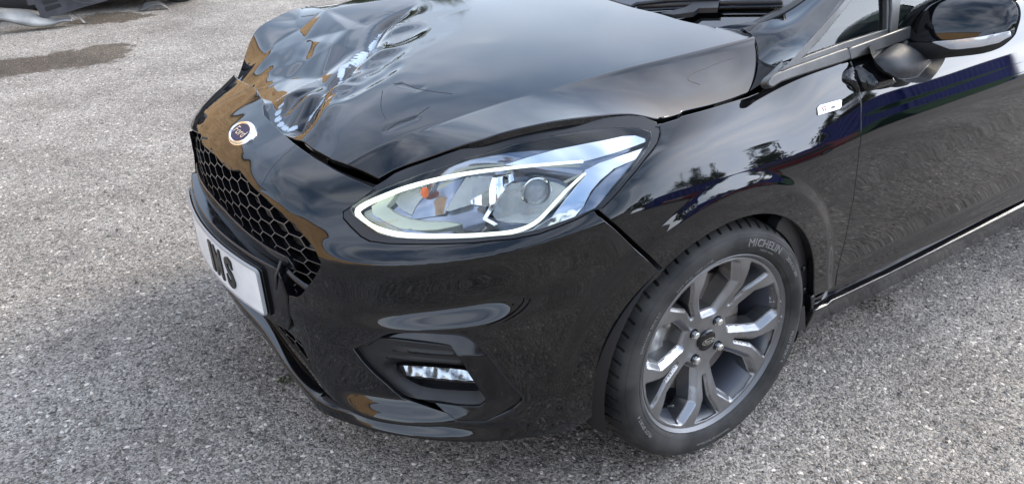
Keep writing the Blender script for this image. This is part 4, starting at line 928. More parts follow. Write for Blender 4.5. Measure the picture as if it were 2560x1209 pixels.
def text_verts(s,size,bold=0.):
    c=bpy.data.curves.new('t','FONT'); c.offset=bold; c.body=s; c.size=size; c.resolution_u=3; c.align_x='LEFT'
    o=bpy.data.objects.new('t',c); COL.objects.link(o); bpy.context.view_layer.update(); dg=bpy.context.evaluated_depsgraph_get(); me=bpy.data.meshes.new_from_object(o.evaluated_get(dg))
    V=np.array([v.co[:] for v in me.vertices]) if len(me.vertices) else np.zeros((0,3)); F=[tuple(p.vertices) for p in me.polygons]; bpy.data.objects.remove(o); bpy.data.meshes.remove(me); bpy.data.curves.remove(c); return V,F
def put_text(name,s,fn,size,mt,parent,height=.001,sx=1.,bold=0.):
    """lay text on a surface: fn(x,y,h)->3D points; x runs from 0 to the text width"""
    V,F=text_verts(s,size,bold)
    if not len(V): return None,0
    w=V[:,0].max(); V[:,0]*=sx
    A=fn(V[:,0],V[:,1],height); B=fn(V[:,0],V[:,1],-.0005); n=len(A); E={}
    for f in F:
        for i in range(len(f)): E[(f[i],f[(i+1)%len(f)])]=1
    FF=list(F)+[(a,b,b+n,a+n)[::-1] for (a,b) in E if (b,a) not in E]
    o=mobj(name,np.concatenate([A,B]),FF,mt,parent,smooth=False); return o,w*sx
# hand-built plate characters (condensed plate face)
def bars(name,segs,x0,mt=plate_b):
    V=[];F=[]
    for (a,b,w) in segs:
        a=np.array(a,float); b=np.array(b,float); n=max(2,int(np.linalg.norm(b-a)/.008)+1); t=(b-a)/np.linalg.norm(b-a); nn=np.array([-t[1],t[0]])*w/2; k=len(V)
        for i in range(n):
            c=a+(b-a)*i/(n-1)
            for s_,o_ in ((1,.0035),(-1,.0035),(-1.15,0),(1.15,0)):
                q=c+nn*s_; V.append(PL.P([(x0+q[0],.4185+q[1])],o_)[0])
        for i in range(n-1):
            z=k+4*i
            for u in range(4): F.append((z+u,z+(u+1)%4,z+4+(u+1)%4,z+4+u))
        F.append((k,k+1,k+2,k+3)); F.append((k+4*n-1,k+4*n-2,k+4*n-3,k+4*n-4))
    o=mobj(name,np.array(V),F,mt,plate,smooth=False); return o
def arc(cx,cy,rx,ry,a0,a1,w,n=7):
    P=[(cx+rx*math.cos(R_(a)),cy+ry*math.sin(R_(a))) for a in np.linspace(a0,a1,n)]; return [(P[i],P[i+1],w) for i in range(n-1)]
H_=.079
Wd=.014
ch_I=[((.007,0),(.007,H_),Wd)]
ch_M=[((.007,0),(.007,H_),Wd),((.046,0),(.046,H_),Wd),((.010,H_-.004),(.0265,.028),Wd*.8),((.043,H_-.004),(.0265,.028),Wd*.8)]
ch_S=arc(.025,.059,.018,.0135,20,270,Wd)+arc(.025,.0205,.018,.0135,90,-160,Wd)
for ch_,x,sx_ in (('I',.020,1.),('M',.052,.56),('S',.118,.80)):
    put_text('character',ch_,lambda X,Y,h,x=x:PL.P(np.column_stack([X+x,Y+.4185]),h),.108,plate_b,plate,.0035,sx=sx_,bold=.0035)
# ---- oval badge
class BadgeS:
    pass
bc=BODY.P([(0.002,.722)])[0]; q0=np.array([.002,.722]); e=.002; pu=BODY.P([q0+[e,0]])[0]-BODY.P([q0-[e,0]])[0]; pv=BODY.P([q0+[0,e]])[0]-BODY.P([q0-[0,e]])[0]
hc=BODY.hit(605,335); print('badge',hc,bc); bc=BODY.P([hc])[0]
BP=Plane(bc,pu,pv)
badge=None
def oval(a,b,n=48): return [(a*math.cos(2*math.pi*k/n),b*math.sin(2*math.pi*k/n)) for k in range(n)]
badge=panel('badge',BP,oval(.052,.031),chrome,CAR,h=.01,off=.004,thick=.010,lip=.003)
panel('badge_field',BP,oval(.0415,.0235),badge_blue,badge,h=.008,off=.0062,thick=.003,lip=.001)
sweep('badge_rim',BP,oval(.0455,.0262,64),[(-.004,.004),(-.001,.0085),(.0015,.0085),(.004,.004)],chrome,badge,closed=True)
def bfn(w,hh,pl,base,scl=1.):
    return lambda x,y,h: pl.P(np.column_stack([(x-w/2),(y-hh)]),base+h)
V_,_=text_verts('Ford',.034); wF=V_[:,0].max()*1.35
put_text('badge_script','Ford',lambda x,y,h:BP.P(np.column_stack([(x-wF/2.7)*.95+(y-.010)*.25,(y-.010)*.85]),.0068+h),.034,badge_silver,badge,.0010)
GR=[kline(2,.385,.87,.45)]
sweep('lip_groove_shade',BODY,GR[0],[(-.0055,.0004),(-.003,.0012),(.003,.0012),(.0055,.0004)],void,CAR)  # dark strip laid over the groove to stand for its shade
sweep('bumper_joint',BODY,crom(hits(BODY,ZC((440,612),(500,634),(600,668),(700,690),(768,702))),4),[(-.0016,.0002),(0,.0007),(.0016,.0002)],void,CAR)
sweep('fog_frame_joint',BODY,crom(podc,3,False),[(-.0024,.0002),(0,.0008),(.0024,.0002)],void,CAR)
# ---- fog light frame, insert, lamp
fr_hole=insq
def pod_off(s,z): return -.006-.016*sstep(z,.415,.46)
frame_poly=[(a*.995+.005*.70,b) for a,b in podc]
fp=podc[:]; 
frm=panel('fog_light_frame',BODY,crom(podc,2,True),gloss,CAR,h=.008,off=lambda s,z:-.002-.034*np.clip((z-.408)/.05,0,1.2)-.004*sstep(s,.80,.88),thick=.02,lip=.002,holes=[insq])
def ins_off(s,z): return -.012
lampq=hits(BODY,ZF((488,485),(520,468),(620,468),(800,478),(1000,492),(1150,508),(1230,535),(1285,600),(1332,690),(1280,706),(1100,702),(900,690),(760,665),(650,620),(560,560)),-.012)
finL=[crom(hits(BODY,ZF(*p),-.012),5) for p in ([(340,285),(600,300),(850,325),(1050,338)],[(200,325),(500,375),(850,408),(1120,425)])]
def ins_off(s,z):
    q=np.stack([s,z],1); o=-.012*np.ones(len(s))
    for l in finL:
        d,sg_,t=segdist(q,l); up=q[:,1]>np.interp(q[:,0],[p[0] for p in l],[p[1] for p in l]); o+=np.where(d<.012,(.0065*(1-d/.012)**1)*np.where(up,1,0.15)*sstep(t,0,.7),0)
    # dished lower tray
    d,_,_=segdist(q,lampq,True); o-=.020*(1-sstep(d,.0,.03))*(q[:,1]<.40)
    return o
insert_o=panel('fog_light_bezel',BODY,crom(insq,2,True),matte,CAR,h=.0045,off=ins_off,thick=.03,lip=.003,holes=[lampq])
lo=panel('fog_lamp_tray',BODY,[tuple((np.array(p)-np.mean(lampq,0))*1.18+np.mean(lampq,0)) for p in lampq],void,insert_o,h=.012,off=-.075,thick=.01,lip=None)
sweep('fog_lamp_wall',BODY,crom(lampq,3,True),[(0,-.018),(0,-.078)],gloss,insert_o,closed=True)
lc=np.mean(lampq,0)
lq=[tuple((np.array(p)-lc)*[1.06,1.1]+lc) for p in lampq]; up=clip_poly(lq,[(lc[0]-.3,lc[1]-.009),(lc[0]+.3,lc[1]-.004)],True); dn=clip_poly(lq,[(lc[0]-.3,lc[1]-.010),(lc[0]+.3,lc[1]-.005)],False)
lampo=panel('fog_lamp',BODY,up,fogsil,CAR,h=.004,off=lambda s,z:-.032-.85*(z-lc[1])+.0022*np.sin((s-lc[0])*95+60*(z-lc[1]))*np.sin((z-lc[1])*150+1)+.0012*np.sin(s*210),thick=.004,lip=.001)
panel('fog_lamp_lens',BODY,up,lens,lampo,h=.008,off=lambda s,z:-.022-.30*(z-lc[1]),thick=.003,lip=.001)
panel('fog_lamp_base',BODY,dn,gloss,lampo,h=.006,off=-.030,thick=.01,lip=.002)
# ------------------------------------------------------------------ headlight
HO=Z3((255,625),(120,728),(22,798),(18,855),(75,922),(155,998),(220,1032),(350,1050),(600,1055),(1000,1045),(1300,1015),(1500,977),(1650,922),(1800,860),(1905,805),(1985,780),(2060,705),(2180,565),(2300,415),(2395,290),(2415,210),(2390,141),(2290,101),(2190,93),(2090,99),(1900,124),(1700,149),(1500,184),(1300,229),(1100,289),(960,329),(800,384),(650,439),(500,490),(400,532),(330,582))
hq=hits(BODY,HO)
hl=panel('headlight',BODY,hq,void,CAR,h=.02,off=-.075,thick=.01,lip=None,); hl['label']='lit headlight with a bright daytime running strip'
hq_c=np.mean(hq,0); shrink=lambda P,k: [tuple((np.array(p)-hq_c)*k+hq_c) for p in P]
sweep('headlight_housing',BODY,hq,[(.001,-.004),(.0,-.080)],gloss,hl,closed=True)
# black border around clear lens
lensin=hits(BODY,Z3((66,800),(85,765),(180,705),(300,645),(440,590),(600,530),(760,480),(900,425),(1100,372),(1300,310),(1500,262),(1700,225),(1900,195),(2100,180),(2250,183),(2345,215),(2355,260),(2300,370),(2180,530),(2060,665),(1930,790),(1800,845),(1650,900),(1500,950),(1300,990),(1000,1015),(600,1022),(400,1012),(290,985),(190,920),(100,850)))
panel('headlight_border',BODY,hq,seal,hl,h=.012,off=-.004,thick=.004,lip=.001,holes=[lensin])
panel('headlight_lens',BODY,lensin,lens,hl,h=.010,off=-.0025,thick=.004,lip=.001)
# inner mouldings at increasing depth, traced on offset copies of the body skin
def hp(name,pts,mt,off,h=.008,thick=.006,lip=.0015,smooth=0,par=None,Z=Z3,offf=None):
    q=hits(BODY,Z(*pts),off)
    if smooth: q=crom(q,smooth,True)
    return panel(name,BODY,q,mt,par or hl,h=h,off=offf if offf else off,thick=thick,lip=lip)
# floor bezel (dark chrome)
hp('headlight_bezel',[(60,800),(250,665),(600,525),(1000,380),(1500,250),(2000,185),(2350,205),(2360,270),(2200,520),(1930,800),(1500,960),(1000,1022),(400,1018),(150,900)],bezel,-.060,offf=lambda s,z:-.060+.010*np.sin((z-.62)*38+(s-.5)*4))
hp('bright_band',[(1240,458),(1420,400),(1620,345),(1900,290),(2130,243),(2352,228),(2350,262),(2200,320),(2000,385),(1830,432),(1600,438),(1400,455)],bright,-.026,thick=.02)
hp('bright_band',[(1845,500),(1950,445),(2100,395),(2250,345),(2352,308),(2330,345),(2270,400),(2150,445),(2060,485),(1960,570),(1890,650),(1830,770),(1740,880),(1640,915),(1500,950),(1440,955),(1600,850),(1700,720),(1790,610),(1850,545)],bright,-.028,thick=.02)
hp('side_reflector',[(2270,405),(2330,360),(2300,430),(2180,580),(2040,710),(1930,795),(1800,850),(1660,905),(1760,880),(1850,760),(1920,640),(2000,560),(2080,490),(2170,450)],bezel,-.030,thick=.02)
# ribbed reflectors
def ribbed(n,axis,depth):
    def f(s,z):
        return depth+.0016*np.abs(((z if axis else s)*n)%1-.5)*2
    return f
hp('high_beam_reflector',[(945,560),(1030,548),(1150,545),(1150,590),(1090,680),(1010,720),(990,750),(960,762),(830,800),(800,800),(860,690)],frost,-.040,h=.0032,thick=.02)
hp('indicator_reflector',[(400,700),(480,660),(600,610),(720,590),(680,650),(600,720),(560,780),(540,830),(480,800),(430,750)],frost,-.044,h=.0032,thick=.015)
hp('low_beam_reflector',[(1240,640),(1290,600),(1420,585),(1560,580),(1640,600),(1720,640),(1690,700),(1600,790),(1500,860),(1420,895),(1280,890),(1180,870),(1150,830),(1180,740)],frost,-.036,h=.0032,thick=.02)
hp('beam_divider',[(1145,550),(1300,535),(1312,580),(1240,620),(1160,740),(1090,770),(990,760),(985,735),(1060,690),(1120,640)],chrome,-.030,thick=.02,offf=lambda s,z:-.030+.006*np.sin(s*70))
hp('beam_frame',[(1255,620),(1240,640),(1105,860),(1185,900),(1160,912),(1075,865),(1160,720),(1230,625)],chrome,-.026,thick=.015)
hp('lower_moulding',[(345,770),(420,830),(520,870),(640,888),(800,890),(905,905),(860,915),(720,940),(600,945),(450,930),(340,880),(250,830),(240,770),(300,730),(420,660),(400,700)],ledside,-.034,thick=.02)
hp('front_flute',[(700,600),(930,560),(870,660),(800,790),(790,820),(700,850),(540,865),(560,800),(620,700)],bezel,-.050,offf=lambda s,z:-.050+.004*np.sin((s-.6)*60))
# projector ball and its ring
pq=BODY.hit(*Z3((1490,690))[0],-.030); pp=BODY.P([pq],-.040)[0]; nn=BODY.P([pq],0.)[0]-BODY.P([pq],-.04)[0]; nn/=np.linalg.norm(nn)
bm=bmesh.new(); bmesh.ops.create_uvsphere(bm,u_segments=32,v_segments=20,radius=.028,matrix=Matrix.Translation(pp)@Vector(nn).to_track_quat('Z','Y').to_matrix().to_4x4()@Matrix.Diagonal((1,1.15,.6,1))); bmobj('projector_lens',bm,ball,hl,smooth=True)
PJ=Plane(pp,np.cross(nn,[0,0,1]),[0,0,1]); sweep('projector_ring',PJ,oval(.029,.033,40),[(-.003,.0),(0,.006),(.004,.0),(.006,-.01)],chrome,hl,closed=True)
# amber bulb
bq_=BODY.hit(*Z3((635,672))[0],-.030); bp_=BODY.P([bq_],-.034)[0]; bm=bmesh.new(); bmesh.ops.create_uvsphere(bm,u_segments=16,v_segments=12,radius=.0085,matrix=Matrix.Translation(bp_)@Matrix.Diagonal((1,1,1.35,1))); bmobj('indicator_bulb',bm,orange,hl,smooth=True)
bm=bmesh.new(); tube(bm,[tuple(bp_+np.array([.0,0.004,.008])),tuple(bp_+np.array([.012,.012,.022]))],.007,12); bmobj('bulb_socket',bm,chrome,hl,smooth=True)
# daytime running light tube
def drl(pts,r,off,par):
    q=crom(hits(BODY,Z3(*pts),off),5); P=BODY.P(q,off); bm=bmesh.new(); n=len(P); rr=[r*min(1.25,.5+1.6*i/n,.45+1.3*(n-1-i)/n) for i in range(n)]; tube(bm,[tuple(p) for p in P],rr,10); return bmobj('running_light_strip',bm,led,par,smooth=True)
drl([(1830,432),(1400,468),(1100,502),(900,532),(700,575),(500,630),(320,698),(200,752),(135,800),(150,850),(220,908),(320,952),(450,982),(700,996),(1000,990),(1250,970),(1400,930),(1500,870),(1600,765),(1700,655),(1790,570),(1848,520)],.0054,-.022,hl)
# mirrored simple far headlight
panel('headlight',BODY,hq,bezel,CAR,h=.02,off=-.03,thick=.02,lip=.002,mirror=True); 
# ------------------------------------------------------------------ wheel
def wheel(cx,sy,full=True,steer=.0432,camb=-.0282,name='wheel'):
    c=np.array([cx,-.832,.305]); a=np.array([math.sin(steer),math.cos(steer),math.sin(camb)]); a/=np.linalg.norm(a)
    ex=np.array([math.cos(steer),-math.sin(steer),0]); ez=np.cross(ex,a); ez*=np.sign(ez[2])
    def T(p): # local (x right, z up, o outward)
        p=np.atleast_2d(p); q=c+p[:,:1]*ex+p[:,1:2]*ez-p[:,2:3]*a
        if sy>0: q=q*[1,-1,1]
        return q
    class WS:
        def __init__(s,h): s.h=h
        def P(s,q,off=0.):
            q=np.atleast_2d(q).astype(float); o=s.h(q[:,0],q[:,1])+(off(q[:,0],q[:,1]) if callable(off) else off); return T(np.column_stack([q,o]))
    pol=lambda r,a_: (r*math.cos(R_(a_)),r*math.sin(R_(a_)))
    def face_h(x,y):
        r=np.hypot(x,y); return .004-.030*(1-sstep(r,.045,.205))
    S_=WS(face_h)
    fl=sy>0
    holes=[]
    for k in range(5):
        b=90+72*k       # big windows
        pts=[(.078,-13),(.078,13),(.120,18),(.155,19.),(.190,12.5),(.2095,10.5),(.211,0),(.2095,-10.5),(.190,-12.5),(.155,-19),(.120,-18)]
        holes.append([pol(r,b+t) for r,t in pts])
        m=54+72*k       # narrow windows
        pts=[(.098,-1.6),(.098,1.6),(.150,2.6),(.170,5.6),(.2105,10.2),(.212,0),(.2105,-10.2),(.170,-5.6),(.150,-2.6)]
        holes.append([pol(r,m+t) for r,t in pts])
    nutp=[pol(.052,54+90*k) for k in range(4)]
    outer=[pol(.2165,t) for t in np.arange(0,360,4)]
    def offp(poly,d):
        P=np.array(poly); n=len(P); cc=P.mean(0); out=[]
        for i in range(n):
            t1=P[i]-P[i-1]; t2=P[(i+1)%n]-P[i]; n1=np.array([t1[1],-t1[0]])/np.linalg.norm(t1); n2=np.array([t2[1],-t2[0]])/np.linalg.norm(t2)
            m_=n1+n2; m_/=np.linalg.norm(m_); s_=np.sign(m_@(P[i]-cc)) or 1; out.append(tuple(P[i]+m_*s_*d/max(.6,abs(m_@n1))))
        return out+[out[0]]
    def ridge(x,y):
        # raised inner shoulder along each spoke
        q=np.stack([x,y],1); d=np.full(len(q),9.); 
        for hh in holes[0::2]: d=np.minimum(d,segdist(q,hh,True)[0])
        d2=np.full(len(q),9.)
        for hh in holes[1::2]: d2=np.minimum(d2,segdist(q,hh,True)[0])
        r=np.hypot(x,y); lw=1-sstep(r,.203,.2125); return (-.015*(1-np.clip((d-.0008)/.0112,0,1))-.006*(1-np.clip((d2-.0006)/.0044,0,1)))*lw
    nh=[[(p[0]+.0125*math.cos(t),p[1]+.0125*math.sin(t)) for t in np.linspace(0,2*math.pi,18)[:-1]] for p in nutp]
    root=panel(name,S_,outer,alloy,CAR,h=.0034 if full else .02,off=ridge,thick=.040,lip=.0012,holes=holes+(nh if full else []),feats=([offp(hh,.012) for hh in holes[0::2]]+[offp(hh,.006) for hh in holes[0::2]]+[offp(hh,.005) for hh in holes[1::2]]) if full else ())
    if full:
        root.data.materials.append(edgem); 
        ctr=np.array([p.center[:] for p in root.data.polygons])-c; X=np.stack([ctr@ex,ctr@ez],1); rr_=np.hypot(X[:,0],X[:,1]); dd=np.full(len(X),9.)
        for hh in holes[0::2]: dd=np.minimum(dd,np.where(inpoly(X,hh),9.,segdist(X,hh,True)[0]))
        root.data.polygons.foreach_set('material_index',((dd<.0118)&(dd>.0004)&(rr_>.07)&(rr_<.204)).astype(np.int32)); root.data.update()
    if not full: pass
    def lathe(nm,prof,mt,n=96,par=root,disp=None,sm=True):
        V=[];F=[]; m=len(prof)
        for i in range(n):
            t=2*math.pi*i/n
            for j,(r,o) in enumerate(prof):
                rr=r-(disp(t,j,o) if disp else 0); V.append((rr*math.cos(t),rr*math.sin(t),o))
        for i in range(n):
            for j in range(m-1):
                A=i*m+j; B=((i+1)%n)*m+j; F.append((A,B,B+1,A+1))
        o=mobj(nm,T(np.array(V)),F,mt,par,smooth=sm); 
        if sm: o.data.set_sharp_from_angle(angle=R_(35))
        return o
    lathe('rim',[(.205,-.030),(.2075,-.012),(.2125,-.006),(.2175,.002),(.2235,.0075),(.2262,.0105),(.2288,.0095),(.2295,.004),(.226,-.004),(.2195,-.010),(.214,-.03),(.205,-.05),(.203,-.17),(.226,-.185)],rimm,128)
    # inner barrel wall seen through windows
    lathe('rim_barrel',[(.206,-.02),(.196,-.05),(.194,-.15),(.2,-.19)],mat('barrel_alloy',(.14,.15,.18),.4,metal=.7) if 'barrel_alloy' not in MT else MT['barrel_alloy'],96)
    # tyre
    R=.302
    sw=[(.2255,.003),(.2300,.0115),(.2345,.0155),(.243,.0195),(.252,.0225),(.262,.0235),(.272,.022),(.281,.0175),(.2875,.010),(.2925,.001),(.2965,-.009),(.2995,-.020),(.3012,-.032),(.3022,-.045),(.303,-.058),(.3034,-.0585),(.3034,-.075),(.3036,-.090),(.3036,-.105),(.3034,-.120),(.3030,-.135),(.3022,-.150),(.301,-.163),(.2985,-.176),(.293,-.189),(.284,-.197),(.27,-.203),(.25,-.2),(.228,-.185)]
    def disp(t,j,o):
        r,oo=sw[j]; d=0.
        if oo<.006 and oo>-.056:          # shoulder slots
            ph=(t*58/(2*math.pi)+ (oo+.02)*-9.-60*max(0,-.03-oo)**1.5*4)%1; 
            if ph<.19: d=.0085*min(1,(.006-oo)/.005)
        if -.062<oo<-.0565: d=.007
        if -.107<oo<-.101: d=.007
        if -.155<oo<-.148: d=.007
        if oo<-.063 and oo>-.148:
            ph=(t*58/(2*math.pi)+oo*9+.4)%1
            if ph<.07: d=max(d,.003)
        return d
    # densify profile
    if full:
        dense=[]
        for (a0,b0),(a1,b1) in zip(sw[:-1],sw[1:]):
            k=max(1,int(abs(b1-b0)/.0035)) if b0<.012 and b1>-.17 else 1
            for i in range(k): dense.append((a0+(a1-a0)*i/k,b0+(b1-b0)*i/k))
        sw2=dense+[sw[-1]]; sw[:]=sw2
        ty=lathe('tyre',sw,rubber,1160,disp=disp)
    else: ty=lathe('tyre',sw,rubber,96)
    # bulge the contact patch flat
    co_=np.array([v.co[:] for v in ty.data.vertices]); co_[:,2]=np.where(co_[:,2]<.004,.004-(.004-co_[:,2])*.0,co_[:,2]); ty.data.vertices.foreach_set('co',co_.ravel()); ty.data.update()
    # brake disc, hub
    lathe('brake_disc',[(.03,-.060),(.062,-.060),(.066,-.068),(.070,-.0685),(.150,-.0685),(.1505,-.08),(.07,-.082)],steel,64)
    lathe('wheel_hub_back',[(.0,-.05),(.058,-.05),(.06,-.09)],void,32)
    lathe('wheel_well_dark',[(.0,-.13),(.195,-.135)],void,32)
    if full:
        for p in nutp:
            bm=bmesh.new(); r=bmesh.ops.create_cone(bm,cap_ends=True,segments=6,radius1=.0098,radius2=.0092,depth=.016); 
            r2=bmesh.ops.create_uvsphere(bm,u_segments=16,v_segments=8,radius=.0086,matrix=Matrix.Translation((0,0,.006))@Matrix.Diagonal((1,1,.45,1)))
            me=bmobj('wheel_nut',bm,chrome,root,bevel=.0,smooth=False); V=np.array([v.co[:] for v in me.data.vertices]); V[:,0]+=p[0]; V[:,1]+=p[1]; V[:,2]+=-.022; me.data.vertices.foreach_set('co',T(V).ravel()); me.data.update()
            bm=bmesh.new(); 
            V=[];F=[]; n=18
            for i in range(n):
                t=2*math.pi*i/n
                for r_,o_ in ((.0128,-.024),(.0122,-.042)): V.append((p[0]+r_*math.cos(t),p[1]+r_*math.sin(t),o_))
            for i in range(n): F.append((2*i,2*((i+1)%n),2*((i+1)%n)+1,2*i+1))
            for i in range(n): V.append((p[0]+.0122*math.cos(2*math.pi*i/n),p[1]+.0122*math.sin(2*math.pi*i/n),-.038))
            F.append(tuple(range(2*n,3*n))); bm.free(); mobj('nut_pocket',T(np.array(V)),F,void,root)
        cap=lathe('centre_cap',[(0,-.017),(.018,-.0172),(.024,-.019),(.0275,-.022),(.0285,-.028)],gloss,48)
        CP=WS(lambda x,y:np.full(np.shape(x),-.0172))
        sweep_o=[( .0195*math.cos(t),.0082*math.sin(t)) for t in np.linspace(0,2*math.pi,40)[:-1]]
        V=[];F=[]; n=len(sweep_o)
        for i,(x,y) in enumerate(sweep_o): V+= [(x,y,-.0165),(x*.91,y*.86,-.0165)]
        for i in range(n): F.append((2*i,2*((i+1)%n),2*((i+1)%n)+1,2*i+1))
        mobj('cap_oval',T(np.array(V)),F,badge_silver,root,smooth=False)
        Vt,_=text_verts('Ford',.0135); wt_=Vt[:,0].max(); put_text('cap_script','Ford',lambda x,y,h:T(np.column_stack([(x-wt_/2)*1.05+(y-.004)*.25,y-.0045,np.full(len(x),-.0165)+h])),.0135,badge_silver,root,.0004)
        # tyre lettering, raised on the sidewall
        prof_r=np.array([p[0] for p in sw]); prof_o=np.array([p[1] for p in sw]); mk=prof_o>.003; rs=prof_r[mk]; os_=prof_o[mk]
        def ring_text(s,size,r0,ang,m_,hgt=.0012,inward=False,sx=1.):
            V0,_=text_verts(s,size); 
            if not len(V0): return
            w=V0[:,0].max()*sx
            def fn(x,y,h):
                r=r0+y; t=R_(ang)-(x-w/2)/r0
                return T(np.column_stack([r*np.cos(t),r*np.sin(t),np.interp(r,rs,os_)+h]))
            put_text('sidewall_lettering',s,fn,size,m_,root,hgt,sx)
        ring_text('MICHELIN',.0245,.2525,66,rubber_l,.0016,sx=1.12)
        ring_text('205/45 R17 88V',.0115,.256,36,rubber_l,.0009); ring_text('PILOT SPORT 4',.0125,.2505,-18,rubber_l,.0009)
        ring_text('DOT  FU4L  05EX (1718)',.0105,.2445,116,rubber_l,.0008); ring_text('TUBELESS  RADIAL',.0065,.2425,62,rubber_l,.0006); ring_text('PILOT SPORT 4',.0125,.251,-150,rubber_l,.0008)
        ring_text('EXTRA LOAD  205/45 R17',.0085,.254,152,rubber_l,.0006); ring_text('TREADWEAR 320 TRACTION AA',.0075,.256,-88,rubber_l,.0006)
        # logotype field: fine raised frame either side of the word
        for a0,a1,r0 in ((45,86,.2492),(45,86,.2735)):
            V=[];F=[]; A=np.linspace(R_(a0),R_(a1),40)
            for t in A:
                for rr,hh in ((r0,.0),(r0+.0003,.0012),(r0+.0011,.0012),(r0+.0014,0)): V.append((rr*math.cos(t),rr*math.sin(t),float(np.interp(rr,rs,os_))+hh))
            for i in range(39):
                for j in range(3): A_=i*4+j; F.append((A_,A_+4,A_+5,A_+1))
            mobj('sidewall_band',T(np.array(V)),F,rubber,root)
        for r0 in (.2385,.2795):
            lathe('sidewall_rib',[(r0-.0008,float(np.interp(r0,rs,os_))-.0005),(r0,float(np.interp(r0,rs,os_))+.0009),(r0+.0008,float(np.interp(r0,rs,os_))-.0005)],rubber,160)
        # caliper
        bm=bmesh.new(); P=[pol(r,t) for r,t in ((.108,152),(.110,170),(.108,192),(.104,208),(.130,214),(.165,210),(.172,190),(.172,170),(.165,152),(.135,146))]
        a_=[bm.verts.new((x,y,-.055)) for x,y in P]; b_=[bm.verts.new((x*1.0,y*1.0,-.105)) for x,y in P]; bm.faces.new(a_); bm.faces.new(b_[::-1]); n=len(P)
        for i in range(n): bm.faces.new((a_[i],b_[i],b_[(i+1)%n],a_[(i+1)%n]))
        cal=bmobj('brake_caliper',bm,calip,root,bevel=.006,seg=3,smooth=True); V=np.array([v.co[:] for v in cal.data.vertices]); cal.data.vertices.foreach_set('co',T(V).ravel()); cal.data.update()
        for r,t in ((.128,203),(.118,148),(.135,143)):
            bm=bmesh.new(); x,y=pol(r,t); bmesh.ops.create_uvsphere(bm,u_segments=16,v_segments=10,radius=.011,matrix=Matrix.Translation((x,y,-.056))); o=bmobj('caliper_bolt',bm,calip,root,smooth=True); V=np.array([v.co[:] for v in o.data.vertices]); o.data.vertices.foreach_set('co',T(V).ravel()); o.data.update()
        # valve
        x,y=pol(.188,231); bm=bmesh.new(); tube(bm,[(x,y,-.03),(x*.93+.012,y*.93-.004,-.012)],.004,10); o=bmobj('tyre_valve',bm,gloss,root,smooth=True); V=np.array([v.co[:] for v in o.data.vertices]); o.data.vertices.foreach_set('co',T(V).ravel()); o.data.update()
    return root
wheel(.80,-1)
wheel(.80,1,False)
wheel(3.29,-1,False,0,0)
wheel(3.29,1,False,0,0)
# ------------------------------------------------------------------ arch liner
def liner(cx,s,full=False):
    V=[];F=[]; A=np.linspace(R_(-20),R_(200),50); prof=[(.338,-.835),(.345,-.80),(.350,-.70),(.350,-.56)]
    for a_ in A:
        for r,y in prof: V.append((cx+r*math.cos(a_),y*(-s) if s>0 else y,.305+r*math.sin(a_)))
    V=np.array(V); 
    if s>0: V[:,1]=-V[:,1]; V[:,1]=np.abs(V[:,1])
    m=len(prof)
    for i in range(len(A)-1):
        for j in range(m-1): a_=i*m+j; F.append((a_,a_+m,a_+m+1,a_+1))
    k=len(V); W_=[(cx+.35*math.cos(t),(.56 if s>0 else -.56),.305+.35*math.sin(t)) for t in A]; V=np.concatenate([V,W_]); F.append(tuple(range(k,k+len(A))))
    return mobj('wheel_arch_liner',V,F,void,CAR)
l1=liner(.803,-1); liner(.803,1); liner(3.29,-1); liner(3.29,1)
lin_m=mat('arch_liner_black',(.010,.010,.011),.45)
lip_l=panel('liner_flange',BODY,XZ([(.803+.331*math.cos(R_(a)),.303+.331*math.sin(R_(a))) for a in np.linspace(58,-9,26)]+[(.803+.300*math.cos(R_(a)),.303+.300*math.sin(R_(a))) for a in np.linspace(-6,58,26)]),lin_m,l1,h=.012,off=-.022,thick=.03,lip=.003)
for a in (8,20):
    p=BODY.P(XZ([(.803+.318*math.cos(R_(a)),.303+.318*math.sin(R_(a)))]),-.020)[0]; bm=bmesh.new(); bmesh.ops.create_uvsphere(bm,u_segments=14,v_segments=8,radius=.008,matrix=Matrix.Translation(p)@Matrix.Diagonal((1,.5,1,1))); bmobj('liner_clip',bm,gloss,l1,smooth=True)
# ------------------------------------------------------------------ door, sill, quarter
d0=[(s+.0025,z) for s,z in dc[2:]]
belt=hits(BODY,Z6((1512,362),(1700,310),(1790,285)))
door=[*d0,(2.5,.332),(2.85,.338),(2.86,.962),(2.3,.936),(2.0,.922)]+[belt[0]]
ZD=lambda s: float(np.interp(s,[1.8,2.3,2.85],[.328,.319,.324])); ZL=lambda s: float(np.interp(s,[1.7,1.85,2.05,2.95],[.294,.284,.283,.310]))
door=[*[p for p in d0 if p[1]>.335],*[(s,ZD(s)) for s in np.linspace(1.812,2.85,30)],(2.86,.965),(2.3,.935),(2.0,.920),belt[0]]
dro=panel('front_door',BODY,door,paint,CAR,sub=2,h=.013,thick=.03,lip=.003)
panel('front_door',BODY,door,paint,CAR,h=.03,thick=.03,lip=.003,mirror=True)
# side skirt
SS=np.linspace(1.708,2.95,60)
sko=panel('side_skirt',BODY,[(s,ZL(s)+.0035) for s in SS]+[(s,(ZD(s) if s>1.8 else .318)-.005) for s in SS[::-1]],gloss,CAR,h=.010,off=-.012,thick=.03,lip=.001)
panel('side_skirt_lower',BODY,[(s,ZL(s)-.0015) for s in SS]+[(2.95,.222),(2.0,.203),(1.73,.213)],gloss,CAR,h=.010,off=lambda s,z:.004-.25*(.28-z),thick=.04,lip=.0035)
